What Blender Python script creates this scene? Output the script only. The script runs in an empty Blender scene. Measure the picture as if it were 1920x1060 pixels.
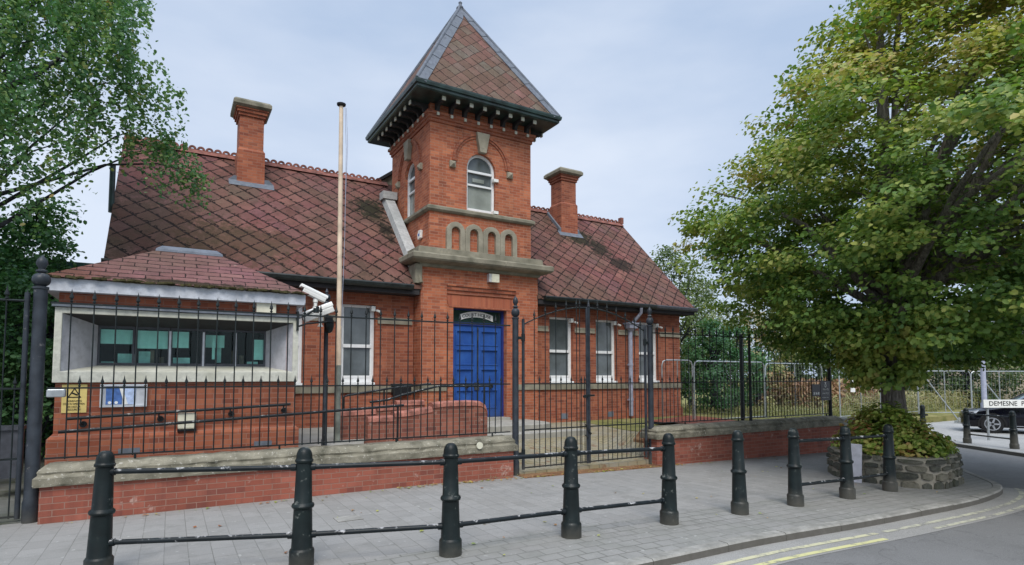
import bpy, bmesh, math, random
import numpy as np
from mathutils import Vector, Matrix
from mathutils.geometry import tessellate_polygon
from mathutils import noise as mnoise
random.seed(7)
rng = np.random.default_rng(7)
R = math.radians
S = bpy.context.scene
C = bpy.context.scene.collection

# ------------------------------------------------------------------ camera, light, exposure
cd = bpy.data.cameras.new('camera'); cam = bpy.data.objects.new('camera', cd); C.objects.link(cam)
CAM = Vector((0, 0, 1.70))
cam.location = CAM
cam.rotation_euler = (math.pi/2 + 0.0578, 0, -0.5336)
cd.sensor_width = 36; cd.lens = 36*1083/1920; cd.shift_y = 0.0578
cd.clip_start = 0.05; cd.clip_end = 600
S.camera = cam
S.render.resolution_x = 1024; S.render.resolution_y = 565
S.view_settings.view_transform = 'Standard'; S.view_settings.look = 'None'
S.view_settings.exposure = 0.76; S.view_settings.gamma = 1
SUN_EL, SUN_AZ = R(52), R(205)        # azimuth clockwise from +Y: behind and a little left of the camera
W = bpy.data.worlds.new('World'); S.world = W; W.use_nodes = True
wn = W.node_tree; wn.nodes.clear()
def wnode(t, **k):
    n = wn.nodes.new(t)
    for a, b in k.items(): setattr(n, a, b)
    return n
sky = wnode('ShaderNodeTexSky', sky_type='NISHITA', sun_disc=False, sun_elevation=SUN_EL, sun_rotation=SUN_AZ, air_density=1.0, dust_density=3.0, ozone_density=1.5)
hs = wnode('ShaderNodeMix', data_type='RGBA')          # overcast: the blue dome is mostly veiled by an even cloud sheet
tc = wnode('ShaderNodeTexCoord'); mp = wnode('ShaderNodeMapping'); mp.inputs['Scale'].default_value = (1, 1, 3.0)
nz = wnode('ShaderNodeTexNoise'); nz.inputs['Scale'].default_value = 1.6; nz.inputs['Detail'].default_value = 7; nz.inputs['Roughness'].default_value = .5
rp = wnode('ShaderNodeValToRGB')
rp.color_ramp.elements[0].position = .36; rp.color_ramp.elements[0].color = (3.05, 3.8, 5.05, 1)
rp.color_ramp.elements[1].position = .66; rp.color_ramp.elements[1].color = (4.7, 5.2, 6.05, 1)
bg = wnode('ShaderNodeBackground'); bg.inputs['Strength'].default_value = 0.098
wo = wnode('ShaderNodeOutputWorld')
L = wn.links.new
L(tc.outputs['Generated'], mp.inputs['Vector']); L(mp.outputs['Vector'], nz.inputs['Vector']); L(nz.outputs['Fac'], rp.inputs['Fac'])
hs.inputs[0].default_value = 0.9
# overcast sky is brighter overhead than near the horizon
sx_ = wnode('ShaderNodeSeparateXYZ'); mr = wnode('ShaderNodeMapRange'); mr.inputs[1].default_value = .62; mr.inputs[2].default_value = 1.; mr.inputs[3].default_value = 1.; mr.inputs[4].default_value = 2.3
vm = wnode('ShaderNodeVectorMath', operation='SCALE'); L(tc.outputs['Generated'], sx_.inputs[0]); L(sx_.outputs[2], mr.inputs[0]); L(mr.outputs[0], vm.inputs['Scale'])
L(sky.outputs[0], hs.inputs[6]); L(rp.outputs[0], hs.inputs[7]); L(hs.outputs[2], vm.inputs[0]); L(vm.outputs[0], bg.inputs[0]); L(bg.outputs[0], wo.inputs[0])
sd = bpy.data.lights.new('sun', 'SUN'); sd.energy = 1.5; sd.angle = R(30); sd.color = (1.0, .95, .88)
sun = bpy.data.objects.new('sun', sd); C.objects.link(sun)
sv = Vector((math.sin(SUN_AZ)*math.cos(SUN_EL), math.cos(SUN_AZ)*math.cos(SUN_EL), math.sin(SUN_EL)))
sun.rotation_euler = sv.to_track_quat('Z', 'Y').to_euler()

# ------------------------------------------------------------------ material helpers
class NT:
    def __init__(s, name):
        s.m = bpy.data.materials.new(name); s.m.use_nodes = True; s.t = s.m.node_tree; s.t.nodes.clear()
        s.out = s.n('ShaderNodeOutputMaterial'); s.b = s.n('ShaderNodeBsdfPrincipled'); s.l(s.b.outputs[0], s.out.inputs[0])
    def n(s, t, **k):
        n = s.t.nodes.new(t)
        for a, b in k.items(): setattr(n, a, b)
        return n
    def l(s, a, b): s.t.links.new(a, b)
    def put(s, i, v):
        if hasattr(v, 'is_output'): s.l(v, i)
        elif isinstance(v, (tuple, list)) and len(v) == 3 and len(getattr(i, 'default_value', (0,)*3)) == 4: i.default_value = (*v, 1)
        else: i.default_value = v
    def pos(s): return s.n('ShaderNodeNewGeometry').outputs['Position']
    def obj(s): return s.n('ShaderNodeTexCoord').outputs['Object']
    def math(s, op, a, b=0., c=0.):
        n = s.n('ShaderNodeMath', operation=op); s.put(n.inputs[0], a); s.put(n.inputs[1], b)
        if len(n.inputs) > 2: s.put(n.inputs[2], c)
        return n.outputs[0]
    def mix(s, f, a, b, mode='MIX'):
        n = s.n('ShaderNodeMix', data_type='RGBA', blend_type=mode); s.put(n.inputs[0], f); s.put(n.inputs[6], a); s.put(n.inputs[7], b); return n.outputs[2]
    def noise(s, v, scale, detail=4., rough=.55, dist=0.):
        n = s.n('ShaderNodeTexNoise'); s.l(v, n.inputs['Vector']); n.inputs['Scale'].default_value = scale; n.inputs['Detail'].default_value = detail
        n.inputs['Roughness'].default_value = rough; n.inputs['Distortion'].default_value = dist; return n.outputs['Fac']
    def ramp(s, f, stops):
        n = s.n('ShaderNodeValToRGB'); e = n.color_ramp.elements
        while len(e) < len(stops): e.new(.5)
        for q, (p, c) in zip(e, stops): q.position = p; q.color = (c, c, c, 1) if not isinstance(c, tuple) else (*c, 1)
        s.l(f, n.inputs[0]); return n.outputs[0]
    def xyz(s, v):
        n = s.n('ShaderNodeSeparateXYZ'); s.l(v, n.inputs[0]); return n.outputs
    def vec(s, x, y, z=0.):
        n = s.n('ShaderNodeCombineXYZ'); s.put(n.inputs[0], x); s.put(n.inputs[1], y); s.put(n.inputs[2], z); return n.outputs[0]
    def bump(s, h, strength=.5, dist=.01):
        n = s.n('ShaderNodeBump'); n.inputs['Strength'].default_value = strength; n.inputs['Distance'].default_value = dist
        s.l(h, n.inputs['Height']); s.l(n.outputs[0], s.b.inputs['Normal'])
    def fin(s, col=None, rough=.8, spec=.5, metal=0.):
        if col is not None: s.put(s.b.inputs['Base Color'], col)
        s.put(s.b.inputs['Roughness'], rough); s.b.inputs['Specular IOR Level'].default_value = spec; s.b.inputs['Metallic'].default_value = metal
        return s.m
    def wall(s):
        """(along the wall, height) for vertical faces, (x, y) for level ones"""
        g = s.n('ShaderNodeNewGeometry'); p = s.xyz(g.outputs['Position']); q = s.xyz(g.outputs['True Normal'])
        ax = s.math('GREATER_THAN', s.math('ABSOLUTE', q[0]), s.math('ABSOLUTE', q[1]))
        u = s.n('ShaderNodeMix', data_type='FLOAT'); s.l(ax, u.inputs[0]); s.l(p[0], u.inputs[2]); s.l(p[1], u.inputs[3])
        tz = s.math('GREATER_THAN', s.math('ABSOLUTE', q[2]), .75)
        u2 = s.n('ShaderNodeMix', data_type='FLOAT'); s.l(tz, u2.inputs[0]); s.l(u.outputs[0], u2.inputs[2]); s.l(p[0], u2.inputs[3])
        v = s.n('ShaderNodeMix', data_type='FLOAT'); s.l(tz, v.inputs[0]); s.l(p[2], v.inputs[2]); s.l(p[1], v.inputs[3])
        return u2.outputs[0], v.outputs[0]

def plain(name, col, rough=.6, spec=.5, metal=0., var=.12, scale=9., bump=0.):
    t = NT(name); p = t.pos(); f = t.noise(p, scale)
    lo = tuple(c*(1-var*1.6) for c in col); hi = tuple(min(1, c*(1+var*1.6)) for c in col)
    c = t.ramp(f, [(.3, lo), (.7, hi)])
    if bump: t.bump(t.noise(p, scale*6), bump)
    return t.fin(c, rough, spec, metal)

def brick(name, c1, c2, c3, mortar, scale=1., stain=.35, pale=0., bw=.225, bh=.075):
    t = NT(name); u, v = t.wall(); p = t.pos()
    b = t.n('ShaderNodeTexBrick'); t.l(t.vec(u, v), b.inputs['Vector']); b.offset = .5
    b.inputs['Scale'].default_value = 1; b.inputs['Brick Width'].default_value = bw; b.inputs['Row Height'].default_value = bh
    b.inputs['Mortar Size'].default_value = .0055; b.inputs['Mortar Smooth'].default_value = .25; b.inputs['Bias'].default_value = -.1
    b.inputs['Color1'].default_value = (0, 0, 0, 1); b.inputs['Color2'].default_value = (1, 1, 1, 1); b.inputs['Mortar'].default_value = (.5, .5, .5, 1)
    col = t.ramp(b.outputs['Color'], [(0., c1), (.45, c2), (1., c3)])
    col = t.mix(t.ramp(t.noise(p, 2.2, 5), [(.35, 0.), (.75, .5)]), col, c1, 'MIX')
    wb = t.n('ShaderNodeTexWhiteNoise', noise_dimensions='2D'); t.l(t.vec(t.math('FLOOR', t.math('DIVIDE', u, bw)), t.math('FLOOR', t.math('DIVIDE', v, bh))), wb.inputs['Vector'])
    col = t.mix(t.ramp(wb.outputs['Value'], [(.86, 0.), (.93, .5)]), col, (c1[0]*.55, c1[1]*.6, c1[2]*.8))
    grime = t.ramp(t.noise(p, .9, 6, .65), [(.42, 0.), (.72, stain)])
    col = t.mix(grime, col, (c1[0]*.42, c1[1]*.55, c1[2]*.6))
    st_ = t.n('ShaderNodeMapping'); st_.inputs['Scale'].default_value = (5, 5, .45); t.l(p, st_.inputs['Vector'])
    col = t.mix(t.ramp(t.noise(st_.outputs[0], 1., 5, .65), [(.5, 0.), (.68, .45)]), col, (c1[0]*.5, c1[1]*.6, c1[2]*.7))
    if pale:
        w = t.ramp(t.noise(p, 3.4, 6, .7), [(.6, 0.), (.66, pale)])
        col = t.mix(w, col, (.55, .42, .36))
    col = t.mix(b.outputs['Fac'], col, mortar)
    t.bump(t.math('SUBTRACT', t.math('MULTIPLY', t.noise(p, 60, 3), .3), b.outputs['Fac']), .55, .006)
    return t.fin(col, .85, .25)

def slates(name, mode, size, cols, gap=(.012, .008, .007), moss=.5, patches=(), kslope=1.0, axis='Y', stretch=1.0, gapw=.035):
    """mode 'diamond' or 'rect'; u along the eaves, v up the slope"""
    t = NT(name); g = t.n('ShaderNodeNewGeometry'); P = g.outputs['Position']; p = t.xyz(P); q = t.xyz(g.outputs['True Normal'])
    ax = t.math('GREATER_THAN', t.math('ABSOLUTE', q[0]), t.math('ABSOLUTE', q[1]))
    um = t.n('ShaderNodeMix', data_type='FLOAT'); t.l(ax, um.inputs[0]); t.l(p[0], um.inputs[2]); t.l(p[1], um.inputs[3])
    wob = t.noise(P, 1.7, 2)
    u = t.math('ADD', um.outputs[0], t.math('MULTIPLY', wob, .05)); v = t.math('ADD', t.math('MULTIPLY', p[2], kslope), t.math('MULTIPLY', t.noise(P, 2.6, 2), .05))
    if mode == 'diamond':
        a = t.math('DIVIDE', t.math('ADD', u, t.math('MULTIPLY', v, stretch)), size); b = t.math('DIVIDE', t.math('SUBTRACT', u, t.math('MULTIPLY', v, stretch)), size)
    else:
        row = t.math('FLOOR', t.math('DIVIDE', v, size[1]))
        b = t.math('DIVIDE', v, size[1]); a = t.math('ADD', t.math('DIVIDE', u, size[0]), t.math('MULTIPLY', t.math('MODULO', row, 2.), .5))
    fa = t.math('FRACT', a); fb = t.math('FRACT', b)
    cell = t.vec(t.math('FLOOR', a), t.math('FLOOR', b))
    wn_ = t.n('ShaderNodeTexWhiteNoise', noise_dimensions='2D'); t.l(cell, wn_.inputs['Vector']); rnd = wn_.outputs['Value']
    col = t.ramp(rnd, [(i/max(1, len(cols)-1), c) for i, c in enumerate(cols)])
    col = t.mix(t.ramp(t.noise(P, 3.5, 6, .7), [(.35, .6), (.6, 0.)]), col, tuple(c*.55 for c in cols[1]))
    rag = t.noise(P, 13, 5, .7)
    col = t.mix(t.math('MULTIPLY', t.noise(P, 28, 4), .45), col, tuple(c*.45 for c in cols[0]))
    col = t.mix(t.ramp(t.noise(P, .7, 5, .6), [(.38, 0.), (.66, .55)]), col, (.105, .085, .055)); col = t.mix(t.ramp(t.noise(P, 1.6, 7, .75), [(.52, 0.), (.62, .5*moss)]), col, (.05, .038, .026))
    spk = t.ramp(t.noise(P, 22, 3), [(.68, 0.), (.74, .55)]); col = t.mix(spk, col, (.36, .31, .24))
    # joints: the exposed lower edges gape and hold moss, the upper ones are thin
    wid = t.math('ADD', gapw*.8, t.math('MULTIPLY', t.ramp(rag, [(.42, 0.), (.66, 1.)]), .30*moss))
    if mode == 'diamond':
        e1 = t.math('LESS_THAN', fa, wid); e2 = t.math('GREATER_THAN', fb, t.math('SUBTRACT', 1., t.math('MULTIPLY', wid, .5)))
        h = t.math('ADD', t.math('SUBTRACT', 1., fa), fb)
    else:
        e1 = t.math('LESS_THAN', fb, wid); e2 = t.math('LESS_THAN', fa, t.math('MULTIPLY', wid, size[1]/size[0]*.7)); h = t.math('MULTIPLY', t.math('SUBTRACT', 1., fb), 1.5)
    for (cx, cy, cz, r, sx, c) in patches:
        d = t.n('ShaderNodeVectorMath', operation='SUBTRACT'); t.l(P, d.inputs[0]); d.inputs[1].default_value = (cx, cy, cz)
        s_ = t.n('ShaderNodeVectorMath', operation='MULTIPLY'); t.l(d.outputs[0], s_.inputs[0]); s_.inputs[1].default_value = (1/sx, 1, 1)
        ln = t.n('ShaderNodeVectorMath', operation='LENGTH'); t.l(s_.outputs[0], ln.inputs[0])
        k = t.math('ADD', t.math('DIVIDE', ln.outputs['Value'], r), t.math('MULTIPLY', t.math('SUBTRACT', t.noise(P, 7, 6, .75), .5), 2.6))
        col = t.mix(t.ramp(k, [(.6, .92 if c[0] < .035 else .5), (1.25, 0.)]), col, c)
    e = t.math('MAXIMUM', e1, e2)
    col = t.mix(t.math('MULTIPLY', e, .93), col, gap)
    ms = t.ramp(t.noise(P, 5.5, 6, .75), [(.64 - .06*moss, 0.), (.70, moss)]); col = t.mix(ms, col, (.035, .03, .014))
    tilt = t.math('ADD', .35, t.math('MULTIPLY', rnd, .7))
    t.bump(t.math('ADD', t.math('MULTIPLY', h, tilt), t.math('ADD', t.math('MULTIPLY', e, -1.), t.math('MULTIPLY', t.noise(P, 30, 5, .7), .35))), 1., .03)
    return t.fin(col, .8, .12)

def stone(name, col, stain=(.05, .06, .045), amt=.6, scale=3., bump=.4, white=0.):
    t = NT(name); P = t.pos(); f = t.noise(P, scale*4, 6, .65)
    c = t.ramp(f, [(.3, tuple(x*.72 for x in col)), (.7, tuple(min(1, x*1.2) for x in col))])
    c = t.mix(t.ramp(t.noise(P, scale, 6, .7), [(.45, 0.), (.68, amt)]), c, stain)
    if white: c = t.mix(t.ramp(t.noise(P, scale*5, 5, .75), [(.58, 0.), (.66, white)]), c, (.55, .53, .46))
    t.bump(t.noise(P, 45, 5, .7), bump, .008)
    return t.fin(c, .85, .2)

M = {}
M['brick'] = brick('red_brick', (.27, .08, .045), (.39, .125, .066), (.47, .175, .095), (.31, .165, .12), stain=.42)
M['brick_light'] = brick('tower_brick', (.34, .10, .052), (.48, .152, .075), (.57, .215, .11), (.38, .23, .165), stain=.42)
M['brick_wall'] = brick('street_wall_brick', (.29, .088, .058), (.34, .108, .072), (.40, .14, .098), (.29, .17, .13), stain=.5, pale=.55)
M['brick_worn'] = brick('worn_purple_brick', (.22, .08, .055), (.31, .11, .075), (.39, .15, .10), (.28, .18, .14), stain=.4, pale=.5)
M['rubbed'] = brick('rubbed_brick', (.36, .105, .06), (.44, .14, .075), (.50, .17, .09), (.38, .15, .09), stain=.15, bw=.075, bh=.5)
M['red_coping'] = plain('red_coping_brick', (.33, .135, .10), .8, .3, var=.35, scale=7, bump=.3)
M['stone'] = stone('sandstone', (.27, .25, .19), (.055, .06, .04), .7)
M['stone_pale'] = stone('pale_stone', (.34, .31, .24), (.10, .10, .07), .55)
M['coping'] = stone('lichen_coping', (.27, .25, .19), (.045, .045, .03), .85, 4.5, 1., .75)
M['concrete'] = stone('concrete', (.36, .35, .31), (.14, .14, .11), .45, 1.6, .3)
M['lead'] = stone('lead_sheet', (.155, .175, .21), (.12, .14, .15), .5, 2.2, .15, .12)
M['roof'] = slates('diamond_tiles', 'diamond', .50, [(.15, .062, .055), (.225, .090, .078), (.20, .085, .083), (.28, .125, .10), (.20, .088, .096)], moss=.9, gapw=.055, kslope=1.41,
    patches=[(4.74, 15.9, 6.4, .66, .8, (.018, .02, .010)), (4.98, 15.2, 5.7, .42, .6, (.02, .018, .012)), (5.0, 14.9, 5.3, .2, .6, (.03, .02, .014)), (12.2, 16.05, 6.55, .62, 1.2, (.022, .022, .010)), (12.75, 15.65, 6.15, .62, .9, (.022, .018, .010)),
             (13.2, 15.0, 5.5, .5, 1.2, (.024, .018, .012)), (-.6, 14.4, 4.9, 1.5, 1.2, (.045, .032, .016)), (1.2, 14.2, 4.6, 1.0, 1.6, (.055, .04, .018)), (1.5, 15.9, 6.3, .5, 1.0, (.10, .085, .06))])
M['roof_tower'] = slates('tower_tiles', 'diamond', .44, [(.17, .085, .07), (.21, .11, .085), (.19, .10, .085), (.20, .18, .14), (.19, .10, .08), (.30, .14, .125), (.17, .16, .135)], moss=.35, kslope=1.16, gapw=.045)
M['roof_hut'] = slates('hut_tiles', 'rect', (.32, .145), [(.20, .095, .09), (.26, .12, .115), (.23, .105, .11), (.30, .15, .135)], moss=.5, kslope=1.9, gapw=.10,
    patches=[(-1.3, 9.6, 3.0, .45, 1.3, (.10, .04, .015)), (.2, 9.5, 2.98, .12, 9., (.03, .025, .012))])
M['ridge'] = plain('red_ridge_tile', (.21, .085, .065), .8, .3, var=.35, scale=5, bump=.3)
M['blackmetal'] = plain('gutter_black', (.016, .022, .021), .35, .5, var=.4, scale=8)
M['gutter_end'] = plain('gutter_grey', (.055, .06, .072), .4, .5, var=.2)
M['teal'] = plain('dark_teal_paint', (.020, .040, .038), .4, .5, var=.4, scale=4)
M['soffit'] = plain('soffit_dark', (.035, .033, .035), .8, .3)
M['whitepaint'] = plain('white_upvc', (.78, .80, .80), .35, .5, var=.04)
M['graywhite'] = stone('weathered_white_paint', (.56, .59, .64), (.30, .30, .30), .45, 4, .2)
M['cream'] = stone('cream_render', (.60, .60, .52), (.36, .36, .25), .5, 3, .15)
M['render'] = stone('pale_grey_render', (.52, .52, .56), (.36, .36, .40), .5, 2, .1)
M['blue'] = plain('blue_door_paint', (.016, .072, .31), .45, .4, var=.38, scale=2.2)
def bluedoor():
    t = NT('worn_blue_door'); P = t.pos(); p = t.xyz(P)
    c = t.ramp(t.noise(P, 2.6, 5), [(.3, (.013, .058, .25)), (.7, (.024, .10, .37))])
    st_ = t.n('ShaderNodeMapping'); st_.inputs['Scale'].default_value = (14, 14, 1.2); t.l(P, st_.inputs['Vector'])
    c = t.mix(t.ramp(t.noise(st_.outputs[0], 1., 5, .7), [(.5, 0.), (.72, .45)]), c, (.05, .13, .36))
    low = t.ramp(t.math('ADD', p[2], t.math('MULTIPLY', t.noise(P, 5, 5), .5)), [(.0, 1.), (1., .0)])
    lowm = t.ramp(t.math('SUBTRACT', t.math('ADD', p[2], t.math('MULTIPLY', t.noise(P, 6, 5), .6)), .5), [(.35, .6), (.75, 0.)])
    c = t.mix(lowm, c, (.035, .05, .09)); c = t.mix(t.ramp(t.noise(P, 24, 4, .7), [(.68, 0.), (.71, .5)]), c, (.16, .2, .3))
    t.bump(t.noise(P, 18, 4, .6), .25, .004); return t.fin(c, .5, .35)
M['blue'] = bluedoor()
M['bluefr'] = plain('blue_frame_paint', (.014, .032, .17), .4, .5, var=.1)
M['wood'] = plain('flagpole_wood', (.66, .53, .39), .6, .3, var=.2, scale=3)
M['poleg'] = plain('flagpole_grey', (.20, .22, .19), .6, .3, var=.3, scale=4)
M['greypipe'] = plain('grey_pipe', (.30, .32, .40), .45, .4, var=.12)
M['galv'] = plain('galvanised', (.42, .45, .46), .35, .5, .6, var=.15)
M['yellow'] = plain('yellow_sign', (.72, .56, .20), .6, .3, var=.1)
M['ink'] = plain('black_ink', (.01, .01, .012), .5, .3, var=0)
M['white'] = plain('white_plastic', (.80, .80, .76), .4, .5, var=.04)
M['creamplastic'] = plain('cream_plastic', (.68, .66, .52), .45, .5, var=.08)
M['posterblue'] = plain('poster_blue', (.07, .16, .42), .4, .5, var=.2, scale=20)
M['posterlight'] = plain('poster_light', (.45, .56, .78), .4, .5, var=.15, scale=20)
M['silver'] = plain('silver_frame', (.58, .60, .63), .35, .5, .3, var=.1)
M['sign_black'] = plain('sign_black', (.012, .012, .02), .4, .5, var=0)
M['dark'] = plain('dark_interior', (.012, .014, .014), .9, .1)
M['blind'] = plain('window_blind', (.80, .86, .82), .8, .2, var=.05)
M['boxwhite'] = plain('paper_box', (.65, .7, .68), .7, .2, var=.15)
M['brownbox'] = plain('brown_box', (.25, .12, .09), .7, .2, var=.2)
M['copper'] = plain('teal_fascia', (.07, .17, .15), .6, .4, var=.3)
M['rubber'] = plain('tyre_rubber', (.012, .012, .013), .75, .3)
M['carblack'] = NT('car_paint').fin((.003, .003, .007), .10, .35)
M['carglass'] = NT('car_glass').fin((.10, .14, .16), .04, .9)
M['alloy'] = plain('alloy', (.45, .46, .48), .25, .5, .8)
M['beige'] = plain('beige_render', (.40, .34, .26), .9, .2, var=.15, scale=.6)

def chipped(name, base, chip, amt, scale=14):
    t = NT(name); P = t.pos(); c = t.ramp(t.noise(P, 6, 4), [(.3, tuple(x*.65 for x in base)), (.7, tuple(x*1.5 for x in base))])
    nrm = t.xyz(t.n('ShaderNodeNewGeometry').outputs['Normal'])
    up = t.math('MULTIPLY', t.math('MAXIMUM', nrm[2], 0.), .10)
    m = t.ramp(t.math('ADD', t.noise(P, scale, 6, .72), up), [(.63, 0.), (.70, amt)])
    c = t.mix(m, c, chip)
    low = t.ramp(t.math('ADD', t.xyz(P)[2], t.math('MULTIPLY', t.noise(P, 9, 4), .22)), [(.06, .75), (.28, 0.)]); c = t.mix(low, c, (.085, .08, .065))
    t.bump(t.noise(P, 30, 5, .7), .35, .004)
    return t.fin(c, t.ramp(m, [(0., .42), (1., .8)]), .28)
M['bollard'] = chipped('bollard_paint', (.007, .012, .012), (.20, .21, .19), .6, 12)
M['rail'] = chipped('rail_paint', (.008, .012, .014), (.50, .50, .50), .85, 11)
M['iron'] = chipped('iron_paint', (.012, .017, .018), (.20, .17, .14), .5, 18)
M['postiron'] = chipped('gate_post_paint', (.028, .034, .042), (.24, .23, .22), .5, 9)
M['handrail'] = chipped('handrail_paint', (.016, .02, .022), (.42, .42, .40), .8, 9)

def window_glass():
    t = NT('office_glass'); fr = t.n('ShaderNodeFresnel'); fr.inputs[0].default_value = 1.3
    tr = t.n('ShaderNodeBsdfTransparent'); tr.inputs[0].default_value = (.80, .98, .95, 1)
    gl = t.n('ShaderNodeBsdfGlossy'); gl.inputs['Roughness'].default_value = .03
    mx = t.n('ShaderNodeMixShader'); t.l(fr.outputs[0], mx.inputs[0]); t.l(tr.outputs[0], mx.inputs[1]); t.l(gl.outputs[0], mx.inputs[2]); t.l(mx.outputs[0], t.out.inputs[0])
    return t.m
M['glass_hut'] = window_glass()
def pane_mat(name, c):
    t = NT(name); P = t.pos()
    w = t.n('ShaderNodeTexChecker'); w.inputs['Scale'].default_value = 60; t.l(P, w.inputs['Vector'])
    col = t.mix(t.ramp(t.noise(P, 2.5, 3), [(.35, 0.), (.65, 1.)]), c, tuple(x*1.45 for x in c))
    t.bump(t.noise(P, 1.6, 2), .12, .08)
    return t.fin(col, .09, .7)
M['pane'] = pane_mat('meshed_pane', (.085, .10, .105))
M['pane_low'] = pane_mat('blind_pane', (.20, .22, .20))
M['fanglass'] = pane_mat('fanlight_glass', (.02, .04, .035))

def paving():
    t = NT('grey_block_paving'); P = t.pos(); p = t.xyz(P)
    mp_ = t.n('ShaderNodeMapping'); mp_.inputs['Rotation'].default_value = (0, 0, R(45)); t.l(P, mp_.inputs['Vector'])
    def blk(vec, w, h, ms):
        b = t.n('ShaderNodeTexBrick'); t.l(vec, b.inputs['Vector']); b.offset = .5; b.inputs['Scale'].default_value = 1
        b.inputs['Brick Width'].default_value = w; b.inputs['Row Height'].default_value = h; b.inputs['Mortar Size'].default_value = ms; b.inputs['Mortar Smooth'].default_value = .5
        b.inputs['Color1'].default_value = (0, 0, 0, 1); b.inputs['Color2'].default_value = (1, 1, 1, 1); b.inputs['Mortar'].default_value = (.5, .5, .5, 1); return b
    sw = t.vec(p[1], p[0])
    A = blk(sw, .30, .20, .004); B = blk(P, .24, .16, .010)
    edge = t.math('LESS_THAN', p[1], 5.35); near = t.math('MULTIPLY', edge, 1.)
    f = t.n('ShaderNodeMix', data_type='FLOAT'); t.l(near, f.inputs[0]); t.l(A.outputs['Fac'], f.inputs[2]); t.l(B.outputs['Fac'], f.inputs[3])
    cc = t.mix(near, A.outputs['Color'], B.outputs['Color'])
    base = t.ramp(cc, [(0., (.26, .25, .228)), (1., (.32, .308, .285))])
    base = t.mix(t.ramp(t.noise(P, .8, 5), [(.35, 0.), (.7, .6)]), base, (.315, .31, .295))
    base = t.mix(t.math('MULTIPLY', near, t.ramp(t.noise(P, 2.4, 5), [(.4, .15), (.6, .55)])), base, (.225, .228, .195))
    base = t.mix(t.ramp(t.noise(P, 90, 3), [(.35, .5), (.65, 0.)]), base, (.19, .195, .20))
    dim = t.ramp(t.noise(P, 1.3, 5), [(.3, .15), (.65, .75)])
    base = t.mix(t.math('MULTIPLY', f.outputs[0], dim), base, (.10, .10, .085))
    base = t.mix(t.ramp(t.noise(P, 3.2, 6, .7), [(.5, 0.), (.68, .4)]), base, (.15, .15, .135))
    spots = t.ramp(t.noise(P, 14, 2), [(.69, 0.), (.71, .5)]); base = t.mix(spots, base, (.45, .45, .42))
    ed = t.ramp(t.math('ADD', p[1], t.math('MULTIPLY', t.noise(P, 2.2, 5), .8)), [(0., 0.), (1., 0.)])
    t.bump(t.math('SUBTRACT', t.math('MULTIPLY', t.noise(P, 70, 3), .4), f.outputs[0]), .5, .006)
    return t.fin(base, .85, .25)
M['paving'] = paving()
def asphalt(name, c, k=1.):
    t = NT(name); P = t.pos()
    col = t.ramp(t.noise(P, 120, 2), [(.3, tuple(x*.62 for x in c)), (.7, tuple(x*1.45 for x in c))])
    col = t.mix(t.ramp(t.noise(P, .6, 6, .6), [(.35, 0.), (.7, .5)]), col, tuple(x*1.35 for x in c))
    v = t.n('ShaderNodeTexVoronoi', feature='DISTANCE_TO_EDGE'); v.inputs['Scale'].default_value = .55
    dd = t.n('ShaderNodeVectorMath', operation='ADD'); t.l(P, dd.inputs[0]); nn = t.n('ShaderNodeTexNoise'); nn.inputs['Scale'].default_value = 2.5; nn.inputs['Detail'].default_value = 5; t.l(P, nn.inputs['Vector']); t.l(nn.outputs['Color'], dd.inputs[1])
    t.l(dd.outputs[0], v.inputs['Vector'])
    cr = t.ramp(v.outputs['Distance'], [(0., .35), (.010, 0.)])
    col = t.mix(t.ramp(t.noise(P, 1.8, 6, .7), [(.5, 0.), (.7, .35)]), col, tuple(x*.6 for x in c)); col = t.mix(t.math('MULTIPLY', cr, k), col, tuple(x*.35 for x in c))
    t.bump(t.noise(P, 160, 2), .5, .005)
    return t.fin(col, .82, .3)
M['asphalt'] = asphalt('asphalt', (.155, .155, .152))
M['channel'] = asphalt('gutter_channel', (.27, .265, .25), .3)
M['farpave'] = asphalt('far_concrete', (.31, .31, .30), .3)
M['kerb'] = stone('kerb_concrete', (.31, .30, .275), (.10, .105, .09), .5, 2.0, .3)
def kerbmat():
    t = NT('stained_kerb_shaded_sides'); P = t.pos(); nz_ = t.xyz(t.n('ShaderNodeNewGeometry').outputs['True Normal'])
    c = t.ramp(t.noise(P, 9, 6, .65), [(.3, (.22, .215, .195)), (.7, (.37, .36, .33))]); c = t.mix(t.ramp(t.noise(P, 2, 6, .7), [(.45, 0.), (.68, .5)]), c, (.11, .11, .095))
    side = t.math('MULTIPLY', t.math('LESS_THAN', nz_[2], .4), .8); c = t.mix(side, c, (.085, .078, .066)); t.bump(t.noise(P, 45, 5, .7), .35, .008); return t.fin(c, .85, .2)  # upright faces darkened in the colour to give the kerb a shadow side
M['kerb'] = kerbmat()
M['kerbdark'] = stone('kerb_side', (.13, .12, .105), (.06, .06, .05), .5, 2.0, .3)
def faded(name, c, under, thr, sc=7.):
    t = NT(name); P = t.pos(); m = t.ramp(t.noise(P, sc, 7, .75), [(thr-.06, 0.), (thr+.06, 1.)])
    return t.fin(t.mix(m, c, under), .8, .3)
M['yl'] = faded('worn_yellow_line', (.52, .50, .33), (.25, .245, .225), .56)
M['yl2'] = faded('fresh_yellow_line', (.56, .54, .27), (.22, .22, .20), .60)
M['yl3'] = faded('very_worn_line', (.50, .49, .37), (.26, .255, .235), .51)
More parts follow.
